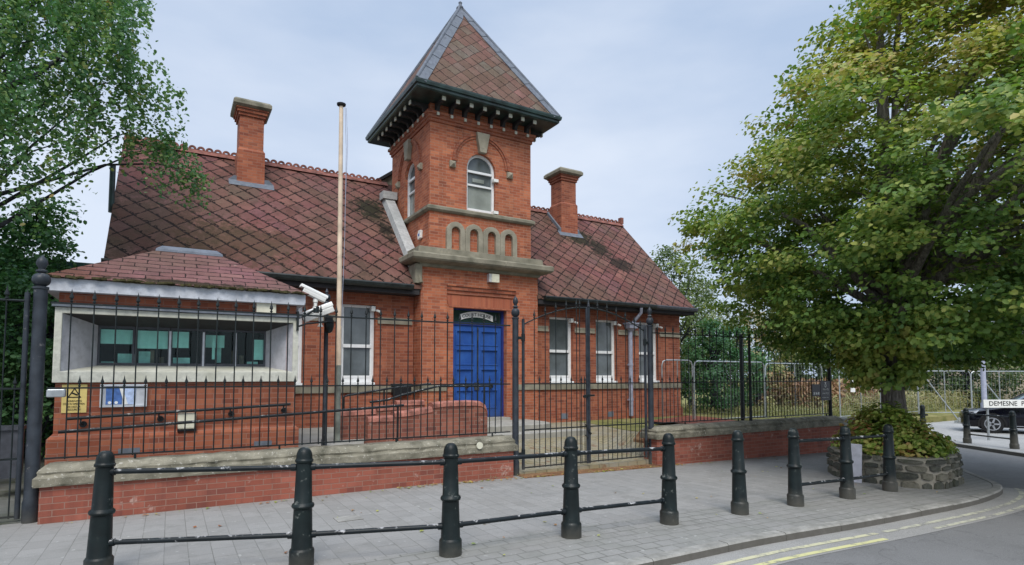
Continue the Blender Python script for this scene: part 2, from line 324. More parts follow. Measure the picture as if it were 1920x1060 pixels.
def setts():
    t = NT('yellow_setts'); P = t.pos(); b = t.n('ShaderNodeTexBrick'); t.l(P, b.inputs['Vector']); b.offset = .5; b.inputs['Scale'].default_value = 1
    b.inputs['Brick Width'].default_value = .24; b.inputs['Row Height'].default_value = .12; b.inputs['Mortar Size'].default_value = .012; b.inputs['Mortar Smooth'].default_value = .4
    b.inputs['Color1'].default_value = (.26, .22, .13, 1); b.inputs['Color2'].default_value = (.33, .28, .17, 1); b.inputs['Mortar'].default_value = (.13, .12, .06, 1)
    c = t.mix(t.ramp(t.noise(P, 2.5, 6, .7), [(.4, 0.), (.7, .8)]), b.outputs['Color'], (.30, .29, .25))
    c = t.mix(t.ramp(t.noise(P, 4.5, 6, .7), [(.55, 0.), (.65, .7)]), c, (.20, .10, .05))
    t.bump(t.math('MULTIPLY', b.outputs['Fac'], -1.), .5, .01)
    return t.fin(c, .9, .2)
M['setts'] = setts()
def soil(name, stops, sc=3.):
    t = NT(name); P = t.pos(); c = t.ramp(t.noise(P, sc, 8, .7), stops); t.bump(t.noise(P, sc*12, 4, .7), .7, .03); return t.fin(c, .95, .1)
M['grass'] = soil('dry_lawn', [(.3, (.10, .12, .035)), (.5, (.21, .20, .075)), (.7, (.32, .28, .13))], 1.6)
M['dirt'] = soil('leaf_litter', [(.3, (.10, .055, .03)), (.5, (.24, .13, .07)), (.7, (.33, .22, .12))], 5.)
M['drive'] = soil('mossy_drive', [(.3, (.07, .08, .05)), (.55, (.15, .155, .14)), (.75, (.20, .20, .18))], 2.)
M['redpath'] = brick('red_paved_path', (.22, .06, .035), (.32, .09, .05), (.38, .13, .08), (.2, .1, .08), stain=.3)

def rubble():
    t = NT('rubble_stone'); P = t.pos(); g = t.n('ShaderNodeNewGeometry')
    c = t.ramp(g.outputs['Random Per Island'], [(0., (.055, .058, .052)), (.4, (.10, .10, .085)), (.75, (.16, .155, .125)), (1., (.24, .22, .17))])
    c = t.mix(t.ramp(t.noise(P, 12, 6, .7), [(.4, 0.), (.7, .6)]), c, (.14, .14, .10)); c = t.mix(t.ramp(t.noise(P, 5, 6, .7), [(.5, 0.), (.62, .5)]), c, (.06, .07, .04))
    t.bump(t.noise(P, 28, 6, .75), 1., .025); return t.fin(c, .85, .2)
M['mortar'] = stone('lime_mortar', (.34, .31, .25), (.14, .14, .10), .6, 4., .9)
M['rubble'] = rubble()
def bark():
    t = NT('bark'); P = t.pos(); mp_ = t.n('ShaderNodeMapping'); mp_.inputs['Scale'].default_value = (1, 1, .22); t.l(P, mp_.inputs['Vector'])
    f = t.noise(mp_.outputs[0], 26, 6, .7); c = t.ramp(f, [(.35, (.07, .062, .052)), (.6, (.24, .215, .185)), (.75, (.36, .33, .29))]); t.bump(f, 1., .03); return t.fin(c, .9, .2)
M['bark'] = bark()
M['darkbark'] = plain('dark_bark', (.035, .04, .045), .9, .2, var=.5, scale=6)
def leafmat(name, stops, trans=.35):
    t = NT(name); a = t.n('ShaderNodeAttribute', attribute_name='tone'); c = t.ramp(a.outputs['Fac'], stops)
    d = t.b; t.put(d.inputs['Base Color'], c); d.inputs['Roughness'].default_value = .5; d.inputs['Specular IOR Level'].default_value = .35
    tr = t.n('ShaderNodeBsdfTranslucent'); t.l(t.mix(1., c, (1.0, 1.15, .55), 'MULTIPLY'), tr.inputs[0])
    mx = t.n('ShaderNodeMixShader'); mx.inputs[0].default_value = trans; t.l(d.outputs[0], mx.inputs[1]); t.l(tr.outputs[0], mx.inputs[2]); t.l(mx.outputs[0], t.out.inputs[0]); return t.m
M['lime'] = leafmat('lime_leaf', [(0., (.055, .12, .035)), (.35, (.13, .23, .05)), (.6, (.26, .34, .075)), (.8, (.42, .42, .11)), (1., (.50, .38, .15))])
M['birch'] = leafmat('birch_leaf', [(0., (.06, .16, .08)), (.5, (.14, .27, .10)), (.85, (.25, .31, .10)), (1., (.34, .22, .09))])
M['hedge'] = leafmat('hedge_leaf', [(0., (.05, .14, .065)), (.6, (.13, .27, .10)), (1., (.25, .36, .14))])
M['farleaf'] = leafmat('far_leaf', [(0., (.06, .105, .045)), (.5, (.13, .19, .075)), (1., (.25, .28, .11))])
M['autumn'] = leafmat('turning_leaf', [(0., (.12, .20, .04)), (.4, (.30, .40, .08)), (.65, (.52, .50, .14)), (.85, (.50, .28, .12)), (1., (.36, .14, .06))])
M['weed'] = leafmat('weed_leaf', [(0., (.12, .19, .06)), (.35, (.29, .31, .12)), (.6, (.40, .36, .19)), (.8, (.36, .22, .12)), (1., (.28, .15, .09))], .2)

# ------------------------------------------------------------------ mesh helpers
class MB:
    def __init__(s): s.v = []; s.f = []; s.sm = []
    def add(s, vs, fs, smooth=False):
        o = len(s.v); s.v += [tuple(p) for p in vs]; s.f += [tuple(i+o for i in f) for f in fs]; s.sm += [smooth]*len(fs); return s
    def box(s, x0, x1, y0, y1, z0, z1):
        return s.add([(x0,y0,z0),(x1,y0,z0),(x1,y1,z0),(x0,y1,z0),(x0,y0,z1),(x1,y0,z1),(x1,y1,z1),(x0,y1,z1)],
                     [(0,3,2,1),(4,5,6,7),(0,1,5,4),(1,2,6,5),(2,3,7,6),(3,0,4,7)])
    def cyl(s, a, b, r0, r1=None, n=12, cap=True):
        a = Vector(a); b = Vector(b); r1 = r0 if r1 is None else r1; d = (b-a).normalized()
        u = d.orthogonal().normalized(); w = d.cross(u); vs = []
        for p, r in ((a, r0), (b, r1)):
            for i in range(n):
                t = 2*math.pi*i/n; vs.append(p + (u*math.cos(t)+w*math.sin(t))*r)
        s.add(vs, [(i, (i+1) % n, n+(i+1) % n, n+i) for i in range(n)], True)
        if cap: s.add(vs, [tuple(range(n-1, -1, -1)), tuple(range(n, 2*n))])
        return s
    def tube(s, pts, r, n=10):
        pts = [Vector(p) for p in pts]; rs = r if isinstance(r, (list, tuple)) else [r]*len(pts); vs = []
        u = (pts[1]-pts[0]).orthogonal().normalized()
        for k, p in enumerate(pts):
            d = (pts[min(k+1, len(pts)-1)]-pts[max(k-1, 0)]).normalized(); u = (u - d*u.dot(d)).normalized(); w = d.cross(u)
            for i in range(n):
                t = 2*math.pi*i/n; vs.append(p+(u*math.cos(t)+w*math.sin(t))*rs[k])
        fs = [(k*n+i, k*n+(i+1) % n, (k+1)*n+(i+1) % n, (k+1)*n+i) for k in range(len(pts)-1) for i in range(n)]
        s.add(vs, fs, True); s.add(vs, [tuple(range(n-1, -1, -1)), tuple(range(len(vs)-n, len(vs)))]); return s
    def lathe(s, prof, c=(0, 0, 0), n=20):
        vs = []
        for r, z in prof:
            for i in range(n):
                t = 2*math.pi*i/n; vs.append((c[0]+r*math.cos(t), c[1]+r*math.sin(t), c[2]+z))
        s.add(vs, [(k*n+i, k*n+(i+1) % n, (k+1)*n+(i+1) % n, (k+1)*n+i) for k in range(len(prof)-1) for i in range(n)], True)
        s.add(vs, [tuple(range(n-1, -1, -1)), tuple(range(len(vs)-n, len(vs)))]); return s
    def rings(s, prof, x0, x1, y0, y1):
        """prof: [(outward offset, z)] mitred round a rectangle"""
        vs = []
        for o, z in prof: vs += [(x0-o, y0-o, z), (x1+o, y0-o, z), (x1+o, y1+o, z), (x0-o, y1+o, z)]
        fs = [(k*4+i, k*4+(i+1) % 4, (k+1)*4+(i+1) % 4, (k+1)*4+i) for k in range(len(prof)-1) for i in range(4)]
        fs += [(3, 2, 1, 0), tuple(range(len(vs)-4, len(vs)))]; return s.add(vs, fs)
    def poly(s, loops, depth, place):
        """prism of a 2-D polygon with holes; place(u, v, d) -> xyz, d from 0 to depth"""
        tri = tessellate_polygon([[Vector((u, v, 0)) for u, v in lp] for lp in loops]); flat = [p for lp in loops for p in lp]; n = len(flat)
        vs = [place(u, v, 0) for u, v in flat] + [place(u, v, depth) for u, v in flat]
        fs = [tuple(t) for t in tri] + [tuple(i+n for i in reversed(t)) for t in tri]; o = 0
        for lp in loops:
            m = len(lp); fs += [(o+i, o+(i+1) % m, n+o+(i+1) % m, n+o+i) for i in range(m)]; o += m
        return s.add(vs, fs)
    def sheet(s, pts, n=None):
        tri = tessellate_polygon([[Vector((p[0], p[1], 0)) for p in pts]]); return s.add(pts, [tuple(t) for t in tri])
    def split(s, name, mat, parent=None, **k):
        """every connected piece becomes an object of its own"""
        par = list(range(len(s.v)))
        def find(i):
            while par[i] != i: par[i] = par[par[i]]; i = par[i]
            return i
        key = {}
        for i, v in enumerate(s.v):
            q = tuple(round(c, 4) for c in v)
            if q in key: par[find(i)] = find(key[q])
            else: key[q] = i
        for f in s.f:
            a = find(f[0])
            for i in f[1:]: par[find(i)] = a
        gr = {}
        for f, sm in zip(s.f, s.sm): gr.setdefault(find(f[0]), []).append((f, sm))
        out = []
        for fs in gr.values():
            m = MB(); ids = {}
            for f, sm in fs:
                for i in f:
                    if i not in ids: ids[i] = len(ids); m.v.append(s.v[i])
                m.f.append(tuple(ids[i] for i in f)); m.sm.append(sm)
            out.append(m.build(name, mat, parent, **k))
        return out
    def build(s, name, mat, parent=None, bevel=0, angle=40, recalc=True):
        me = bpy.data.meshes.new(name); me.from_pydata(s.v, [], s.f); me.materials.append(M[mat] if isinstance(mat, str) else mat)
        if recalc:
            b = bmesh.new(); b.from_mesh(me); bmesh.ops.remove_doubles(b, verts=b.verts, dist=1e-5)
            bmesh.ops.recalc_face_normals(b, faces=b.faces); b.to_mesh(me); b.free()
        if any(s.sm):
            for p in me.polygons: p.use_smooth = True
            me.set_sharp_from_angle(angle=R(angle))
        o = bpy.data.objects.new(name, me); C.objects.link(o)
        if parent: o.parent = parent; o.matrix_parent_inverse = parent_inv(parent)
        if bevel:
            m = o.modifiers.new('bevel', 'BEVEL'); m.width = bevel; m.segments = 2; m.limit_method = 'ANGLE'; m.harden_normals = False
        return o
def parent_inv(p):
    m = Matrix.Identity(4); q = p
    while q: m = q.matrix_basis @ m if q.parent is None else (q.matrix_parent_inverse @ q.matrix_basis) @ m; q = q.parent
    return m.inverted()
def front(y, back=1): return lambda u, v, d: (u, y+d*back, v)          # polygon in x/z facing -Y
def left(x, back=1): return lambda u, v, d: (x+d*back, u, v)          # polygon in y/z facing -X
def rect(a, b, c, d): return [(a, c), (b, c), (b, d), (a, d)]
def arch(cx, hw, z0, zs, n=14, rise=None):
    rise = hw if rise is None else rise
    return [(cx-hw, z0), (cx+hw, z0)] + [(cx+hw*math.cos(math.pi*i/n), zs+rise*math.sin(math.pi*i/n)) for i in range(n+1)]
def tag(o, label=None, cat=None, group=None, kind=None):
    for k, v in (('label', label), ('category', cat), ('group', group), ('kind', kind)):
        if v: o[k] = v
    return o
def thing(name, loc, label, cat, group=None):
    o = bpy.data.objects.new(name, None); C.objects.link(o); o.location = loc; o.empty_display_size = .2
    return tag(o, label, cat, group)
def copy_tree(o, parent=None):
    c = o.copy(); C.objects.link(c); c.parent = parent
    for ch in list(o.children): copy_tree(ch, c)
    return c
def text(name, s, size, loc, rot, mat, parent, depth=.002, sx=1., bend=None):
    cu = bpy.data.curves.new(name, 'FONT'); cu.body = s; cu.size = size; cu.extrude = depth; cu.align_x = 'CENTER'; cu.align_y = 'CENTER'; cu.resolution_u = 3
    o = bpy.data.objects.new(name, cu); C.objects.link(o); dg = bpy.context.evaluated_depsgraph_get(); dg.update()
    me = bpy.data.meshes.new_from_object(o.evaluated_get(dg)); bpy.data.objects.remove(o)
    for v in me.vertices:
        v.co.x *= sx
        if bend: v.co.y += bend(v.co.x)
    me.materials.clear(); me.materials.append(M[mat]); o = bpy.data.objects.new(name, me); C.objects.link(o)
    o.location = loc; o.rotation_euler = rot
    if parent: o.parent = parent; o.matrix_parent_inverse = parent_inv(parent)
    return o
def gz(x): return -0.02*(min(max(x, 3.5), 20.)-3.5)

# ------------------------------------------------------------------ ground, road, pavements
def gridsheet(name, x0, x1, y0, y1, nx, ny, fz, mat, kind='structure', drop=0):
    m = MB(); vs = [(x0+(x1-x0)*i/nx, y0+(y1-y0)*j/ny, 0) for j in range(ny+1) for i in range(nx+1)]
    vs = [(x, y, fz(x, y)) for x, y, _ in vs]
    m.add(vs, [(j*(nx+1)+i, j*(nx+1)+i+1, (j+1)*(nx+1)+i+1, (j+1)*(nx+1)+i) for j in range(ny) for i in range(nx)], True)
    lp = [i for i in range(nx+1)]+[(j+1)*(nx+1)+nx for j in range(ny)]+[ny*(nx+1)+nx-1-i for i in range(nx)]+[(ny-1-j)*(nx+1) for j in range(ny-1)]
    n0 = len(m.v); m.v += [(vs[i][0], vs[i][1], vs[i][2]-.8) for i in lp]; k = len(lp)
    m.f += [(lp[i], n0+i, n0+(i+1) % k, lp[(i+1) % k]) for i in range(k)]; m.sm += [False]*k
    return tag(m.build(name, mat, recalc=False), kind=kind)
def wide(name, mat, dz):
    xs = [-300, -12, 3.5, 20, 300]; m = MB(); vs = [(x, y, gz(x)+dz) for y in (-300, 500) for x in xs]
    m.add(vs, [(i, i+1, i+6, i+5) for i in range(4)]); return tag(m.build(name, mat, recalc=False), kind='structure')
wide('ground', 'grass', -.30)
m = MB(); xs = [-80, 3.5, 20, 120]
m.add([(x, y, gz(x)-.085) for y in (-60, 40) for x in xs], [(i, i+1, i+5, i+4) for i in range(3)])
tag(m.build('road', 'asphalt', recalc=False), kind='structure')
KERB = [(-14, 5.35), (-6, 4.5), (-2, 4.15), (1.5, 4.03), (3.6, 4.03), (5.2, 4.07), (6.05, 4.05), (6.9, 4.01), (7.8, 3.98), (8.7, 3.97), (9.6, 3.96), (10.5, 3.99), (11.3, 4.08), (11.95, 4.22), (12.5, 4.45), (12.95, 4.78), (13.5, 5.2), (14.2, 5.75), (15.0, 6.8), (16.4, 9.0), (17.2, 10.3), (18.5, 12.4)]
def smoothpath(P, k=6):
    P = [Vector((*p, 0)) for p in P]; out = []
    for i in range(len(P)-1):
        p0, p1, p2, p3 = P[max(i-1, 0)], P[i], P[i+1], P[min(i+2, len(P)-1)]
        for j in range(k):
            t = j/k; out.append(.5*((2*p1)+(p2-p0)*t+(2*p0-5*p1+4*p2-p3)*t*t+(3*p1-p0-3*p2+p3)*t**3))
    return out+[P[-1]]
KP = smoothpath(KERB)
def offs(P, d):
    out = []
    for i, p in enumerate(P):
        t = (P[min(i+1, len(P)-1)]-P[max(i-1, 0)]).normalized(); out.append(p+Vector((-t.y, t.x, 0))*d)
    return out
def strip(name, mat, P, d0, d1, dz, kind='structure', thick=0):
    a = offs(P, d0); b = offs(P, d1); m = MB(); n = len(P)
    vs = [(p.x, p.y, gz(p.x)+dz) for p in a]+[(p.x, p.y, gz(p.x)+dz) for p in b]
    fs = [(i, i+1, n+i+1, n+i) for i in range(n-1)]
    if thick:
        vs += [(p.x, p.y, gz(p.x)+dz-thick) for p in a]+[(p.x, p.y, gz(p.x)+dz-thick) for p in b]
        fs += [(2*n+i, 2*n+i+1, i+1, i) for i in range(n-1)]+[(n+i, n+i+1, 3*n+i+1, 3*n+i) for i in range(n-1)]
    m.add(vs, fs); return tag(m.build(name, mat, recalc=bool(thick)), kind=kind)
inner = offs(KP, .135)
# pavement: quads from the kerb's inner edge back to the building line, level with the kerb top
m = MB(); vs = []; fs = []; rows = 10
back = []
for p in inner:
    if p.x < 13.2 and p.y < 6: back.append(Vector((min(p.x*1.06 if p.x > 0 else p.x, 16.4), 9.2, 0)))
    else: back.append(Vector((14.6+(p.y-5.5)*.55, 12.9, 0)))
for i, (a, b) in enumerate(zip(inner, back)):
    for k in range(rows+1):
        q = a+(b-a)*k/rows; vs.append((q.x, q.y, gz(q.x)+(.0 if k else -.003)))
for i in range(len(inner)-1):
    for k in range(rows): fs.append((i*(rows+1)+k, (i+1)*(rows+1)+k, (i+1)*(rows+1)+k+1, i*(rows+1)+k+1))
m.add(vs, fs, False); tag(m.build('pavement', 'paving', recalc=False), kind='structure')
# kerb stones, each about 0.9 m, as one structure
m = MB(); acc = 0; seg = [KP[0]]; out_ = offs(KP, .0); inn = offs(KP, .13)
i = 0
while i < len(KP)-2:
    j = i; d = 0
    while j < len(KP)-1 and d < .9: d += (KP[j+1]-KP[j]).length; j += 1
    idx = list(range(i, j+1)); a = [out_[k] for k in idx]; b = [inn[k] for k in idx]
    g0 = (a[1]-a[0]).normalized()*.006; a[0] = a[0]+g0; b[0] = b[0]+g0; n = len(idx); lift = .004+random.uniform(-.003, .003)
    ch = [p+(q-p).normalized()*.02 for p, q in zip(a, b)]
    vs = [(p.x, p.y, gz(p.x)-.2) for p in a]+[(p.x, p.y, gz(p.x)-.018+lift) for p in a]+[(p.x, p.y, gz(p.x)+lift) for p in ch]+[(p.x, p.y, gz(p.x)+lift) for p in b]+[(p.x, p.y, gz(p.x)-.2) for p in b]
    fs = [(r*n+k, r*n+k+1, (r+1)*n+k+1, (r+1)*n+k) for r in range(4) for k in range(n-1)]+[(0, n, 2*n, 3*n, 4*n), (n-1, 5*n-1, 4*n-1, 3*n-1, 2*n-1)]
    m.add(vs, fs); i = j
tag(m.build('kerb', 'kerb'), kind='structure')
KR = [p for p in KP if p.x < 12.6]
strip('road_channel', 'channel', KR, -.50, -.001, -.081)
def seg_x(x0, x1): return [p for p in KP if x0 <= p.x <= x1 and p.y < 5.4]
strip('yellow_line', 'yl', seg_x(-12, 7.2), -.27, -.205, -.077)
strip('yellow_line', 'yl2', seg_x(-12, 7.05), -.46, -.395, -.077)
strip('yellow_line', 'yl3', seg_x(7.2, 12.6), -.27, -.205, -.077)
strip('yellow_line', 'yl3', seg_x(8.0, 11.6), -.45, -.39, -.077)
FK = [Vector(p+(0,)) for p in [(15.8, -3), (17.0, 2.2), (18.1, 4.6), (19.03, 6.23), (20.1, 7.9), (21.0, 9.25), (22.5, 11.6), (24, 14)]]
m = MB(); pts = [(p.x, p.y, gz(p.x)) for p in FK]+[(60, 14, -.33), (60, -3, -.33)]
m.sheet(pts); tag(m.build('far_pavement', 'farpave', recalc=False), kind='structure')
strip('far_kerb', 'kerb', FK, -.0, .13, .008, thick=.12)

# site ground behind the wall
def site(x, y):
    def s(a, b, t): t = min(max((t-a)/(b-a), 0), 1); return t*t*(3-2*t)
    if x < -1.36: return .02+.12*s(9, 16, y)
    if x < 5.085: return .50
    gate = .0+.24*s(8.85, 11.2, y)+.09*s(11.2, 13.9, y)
    bank = max(0, .54-gate)*s(8.45, 9.1, x)*(1-s(9.1, 11.5, y))
    far_ = s(15.3, 24, x)
    return (gate+bank)*(1-far_)+far_*(-.11)
def sitepatch(name, x0, x1, y0, y1, nx, ny, mat, dz=0): return gridsheet(name, x0, x1, y0, y1, nx, ny, lambda x, y: site(x, y)+dz, mat)
sitepatch('driveway', -16, -1.37, 8.7, 30, 8, 20, 'drive')
sitepatch('forecourt', -1.36, 5.08, 8.7, 13.9, 20, 12, 'concrete', -.01)
sitepatch('gate_path', 5.09, 15.3, 8.72, 13.9, 60, 40, 'setts')
gridsheet('gate_threshold', 5.2, 8.46, 8.35, 8.75, 4, 2, lambda x, y: gz(x)+.006, 'dirt')
sitepatch('lawn', 10.4, 15.29, 11.0, 30, 20, 30, 'grass', .012)
sitepatch('lawn', 15.3, 60, 12.35, 40, 60, 30, 'grass', .012)
m = MB(); PP = [(11.3, 9.7), (13.4, 10.5), (15.0, 11.3), (15.25, 12.7), (15.25, 16.5), (15.0, 16.5), (14.95, 13.7), (12.2, 12.9)]
m.sheet([(x, y, site(x, y)+.03) for x, y in PP]); tag(m.build('brick_path', 'redpath', recalc=False), kind='structure')
# leaf litter at the coping behind the right wall
gridsheet('litter_strip', 8.75, 14.6, 8.86, 9.6, 30, 4, lambda x, y: site(x, y)+.015*math.sin(x*3)+.045, 'dirt')

# ------------------------------------------------------------------ the courthouse
court = thing('courthouse', (7.0, 13.5, .3), 'red brick courthouse with square tower, pyramid roof and blue double doors', 'courthouse')
P_ = court
YW = 13.93
WIN = [(-.55, .29), (1.78, 2.62), (3.49, 4.32), (9.50, 10.36), (11.22, 12.05), (12.98, 13.84)]
WZ0, WZ1 = 1.49, 3.42
m = MB()
m.poly([rect(-.95, 5.31, .05, 3.80)]+[rect(a, b, WZ0, WZ1) for a, b in WIN[:3]], .28, front(YW))
m.poly([rect(8.83, 14.83, -.1, 3.80)]+[rect(a, b, WZ0, WZ1) for a, b in WIN[3:]], .28, front(YW))
m.split('front_wall', 'brick', P_)
m = MB()
gab = [(YW+.285, -.1), (20.27, -.1), (20.27, 3.75), (17.1, 7.40), (YW+.285, 4.25)]
gab = [(YW+.285, -.1), (20.27, -.1), (20.27, 4.2), (17.1, 7.42), (YW+.285, 4.2)]
m.poly([gab], .28, left(-.95)); m.poly([gab], .28, left(14.55)); m.box(-.67, 14.55, 19.95, 20.2, -.1, 4.2)
m.split('gable_wall', 'brick', P_)
# roof
def roofslab(x0, x1, name, mat, par):
    m = MB(); k = 3.65/3.6
    for a, b, y in ((x0, 5.35, 13.48), (5.35, 8.79, 14.0), (8.79, x1, 13.48)):
        z = 7.6-(17.1-y)*k
        m.poly([[(y, z), (17.1, 7.6), (20.72, 3.94), (20.72, 3.86), (17.1, 7.50), (y, z-.09)]], b-a, left(a))
    return m.build(name, mat, par)
roof = roofslab(-1.17, 15.1, 'roof', 'roof', P_)
m = MB()
def comb(m, x0, x1):
    m.poly([[(17.1-.16, 7.50), (17.1, 7.66), (17.1+.16, 7.50), (17.1, 7.52)]], x1-x0, left(x0))
    n = int((x1-x0)/.2)
    for i in range(n):
        c = x0+.1+i*.2
        m.poly([[(c+.098*math.cos(math.pi*j/8), 7.645+.098*math.sin(math.pi*j/8)) for j in range(9)]+[(c+.045*math.cos(math.pi*j/6), 7.645+.05*math.sin(math.pi*j/6)) for j in range(6, -1, -1)]], .05, front(17.075))
comb(m, -1.17, 5.6); comb(m, 8.7, 15.1)
m.build('ridge_tiles', 'ridge', roof)
m = MB(); m.box(15.0, 15.14, 17.02, 17.18, 7.62, 7.86); m.build('ridge_end', 'ridge', roof)
# verge boards
m = MB()
for x in (-1.14, 15.03):
    m.poly([[(13.5, 3.84), (17.1, 7.48), (20.7, 3.84), (20.7, 3.70), (17.1, 7.33), (13.5, 3.70)]], .06, left(x))
m.split('verge_board', 'soffit', roof)
# chimneys
def chimney(x0, x1, y0, y1, zb, zs, zt, capx, cap0):
    c = MB()
    c.rings([(.04, zb), (.04, zs), (0, zs+.07), (0, cap0-.2), (.035, cap0-.2), (.035, cap0-.12), (.07, cap0-.12), (.07, cap0-.04), (.10, cap0-.04), (.10, cap0)], x0, x1, y0, y1)
    o = c.build('chimney', 'brick', roof)
    c = MB(); c.rings([(capx-.06, cap0), (capx, cap0+.05), (capx, cap0+.14), (capx-.05, cap0+.2)], x0, x1, y0, y1); c.build('chimney_cap', 'stone', roof)
    return o
chimney(1.37, 1.95, 16.25, 16.95, 6.3, 7.55, 8.9, .17, 8.68)
chimney(11.58, 12.2, 16.2, 16.85, 6.3, 7.68, 9.0, .19, 8.72)
m = MB(); k = 3.65/3.6
for (x0, x1, y0, y1) in ((1.2, 2.16, 16.2, 17.0), (11.45, 12.34, 16.15, 16.9)):
    m.rings([(.0, 6.3), (.0, 6.3+.0)], x0, x0+.01, y0, y0+.01)
    zf = 3.95+k*(y0-13.5)
    m.add([(x0-.06, y0-.14, zf-.13), (x1+.06, y0-.14, zf-.13), (x1+.06, y0+.03, zf+.05), (x0-.06, y0+.03, zf+.05), (x0+.06, y0+.03, zf+.16), (x1-.06, y0+.03, zf+.16)], [(0, 1, 2, 3), (3, 2, 5, 4)])
    for xx in ((x0+.02, x1-.1) if x0 > 5 else ()):
        m.add([(xx, y0+.02, zf+.16), (xx+.08, y0+.02, zf+.16), (xx+.08, y1+.05, zf+.16+k*(y1-y0)), (xx, y1+.05, zf+.16+k*(y1-y0)), (xx, y0+.02, zf-.05), (xx+.08, y0+.02, zf-.05), (xx+.08, y1+.05, zf-.05+k*(y1-y0)), (xx, y1+.05, zf-.05+k*(y1-y0))], [(0, 1, 2, 3), (0, 3, 7, 4), (1, 5, 6, 2), (0, 4, 5, 1)])
m.split('chimney_flashing', 'lead', roof)
# chimney-top moss on the left stack
m = MB(); m.lathe([(.0, 0), (.2, .0), (.17, .06), (.06, .1), (.0, .11)], (1.7, 16.6, 8.87), 9); m.build('moss_clump', plain('cap_moss', (.12, .13, .04), .95, .1, var=.4), roof)
# gutters and fascia
for (x0, x1, mt) in ((-1.2, 5.10, 'blackmetal'), (9.0, 13.25, 'blackmetal'), (13.252, 15.12, 'gutter_end')):
    m = MB(); pr = [(13.50, 3.93), (13.36, 3.93), (13.35, 3.90), (13.37, 3.84), (13.41, 3.80), (13.50, 3.79)]
    m.poly([pr], x1-x0, left(x0)); m.build('gutter', mt, P_)
m = MB()
for x0, x1 in ((-1.1, 5.3), (8.84, 15.03)):
    m.box(x0, x1, 13.505, 13.56, 3.70, 3.93); m.box(x0, x1, 13.562, 13.925, 3.70, 3.74)
m.split('eaves_board', 'soffit', P_)
# string bands
m = MB()
for a, b in ((-.95, 5.33), (8.81, 14.85)): m.box(a, b, YW-.05, YW-.001, 1.28, 1.43)
m.split('sill_band', 'stone', P_)
m = MB()
for a, b in ((-.95, -.6), (.34, 1.73), (2.66, 3.44), (4.37, 5.26), (8.86, 9.45), (10.41, 11.17), (12.1, 12.93), (13.89, 14.85)):
    m.box(a, b, YW-.03, YW-.001, 3.075, 3.125); m.box(a, b, YW-.045, YW-.001, 2.97, 3.03); m.box(a, b, YW-.02, YW-.001, 3.03, 3.075)
m.split('impost_band', 'stone_pale', P_)
m = MB(); m.box(-1.0, 5.33, YW-.06, YW-.001, .05, .55); m.box(8.81, 14.86, YW-.06, YW-.001, -.1, .62); m.split('plinth', 'brick', P_)
# sash windows
def sash(a, b):
    y = YW+.12; w = MB(); f = .065
    w.poly([rect(a, b, WZ0+.03, WZ1), rect(a+f, b-f, WZ0+.14, WZ1-f)], .06, front(y))
    fr = w.build('window', 'whitepaint', P_, bevel=.006)
    w = MB(); w.box(a+f, b-f, y-.012, y+.035, 2.37, 2.45); w.box(a+f, a+f+.025, y+.012, y+.04, WZ0+.14, WZ1-f); w.box(b-f-.025, b-f, y+.012, y+.04, WZ0+.14, WZ1-f); w.box(a+f, b-f, y-.006, y+.03, WZ0+.14, WZ0+.2); w.build('sash_bar', 'whitepaint', fr)
    w = MB(); w.box(a+f-.01, b-f+.01, y+.042, y+.055, WZ0+.13, WZ1-f+.01); w.build('pane', 'pane', fr)
    w = MB(); w.box(a-.0, b+.0, YW-.03, y-.001, WZ0-.055, WZ0+.03); w.build('window_sill', 'whitepaint', fr, bevel=.008)
for a, b in WIN: sash(a, b)
m = MB()
for (a, b) in WIN[3:]+[WIN[2]]:
    m.box(b-.12, b-.02, YW-.05, YW+.1, WZ1-.15, WZ1-.03); m.cyl((b-.0, YW-.06, WZ1-.13), (b+.09, YW-.1, WZ1-.17), .03)
m.split('window_contact', 'white', P_)
# ---- tower
BX0, BX1, BY0, BY1 = 5.33, 8.81, 13.5, 16.7
UX0, UX1, UY0, UY1 = 5.6, 8.68, 13.65, 16.6
RX0, RX1, OX0, OX1, OT = 6.04, 8.11, 6.27, 7.87, 3.46
tw = MB()
tw.poly([[(BX0, .1), (RX0, .1), (RX0, 4.0), (RX1, 4.0), (RX1, .1), (BX1, .1), (BX1, 4.6), (BX0, 4.6)]], .10, front(BY0))
tw.poly([[(RX0-.1, .1), (OX0, .1), (OX0, OT), (OX1, OT), (OX1, .1), (RX1+.1, .1), (RX1+.1, 4.1), (RX0-.1, 4.1)]], .30, front(BY0+.102))
tw.box(BX0, BX0+.3, BY0+.101, BY1, .1, 4.6); tw.box(BX1-.3, BX1, BY0+.101, BY1, .1, 4.6)
tw.build('tower_base', 'brick_light', P_)
m = MB(); m.box(RX0, RX1, BY0+.03, BY0+.101, 3.90, 3.998); m.box(RX0, RX1, BY0+.06, BY0+.101, 3.80, 3.898); m.split('door_label_mould', 'brick', P_)
m = MB(); m.poly([[(OX0-.12, OT+.002), (OX1+.12, OT+.002), (OX1+.24, OT+.33), (OX0-.24, OT+.33)]], .02, front(BY0+.088)); m.build('flat_arch', 'rubbed', P_)
m = MB()
for a, b in ((BX0, RX0-.0), (RX1+.0, BX1)): m.box(a-(.03 if a == BX0 else 0), b+(.03 if b == BX1 else 0), BY0-.04, BY0-.001, 1.30, 1.45)
m.box(BX0-.04, BX0-.001, BY0-.04, YW, 1.30, 1.45); m.split('tower_sill_band', 'stone', P_)
m = MB(); m.rings([(0, 4.42), (.05, 4.44), (.06, 4.5), (.20, 4.52), (.30, 4.56), (.33, 4.60), (.33, 4.70), (.30, 4.735), (.12, 4.75), (.10, 4.92), (.06, 4.935)], BX0, BX1, BY0, BY1); m.build('tower_cornice', 'stone', P_)
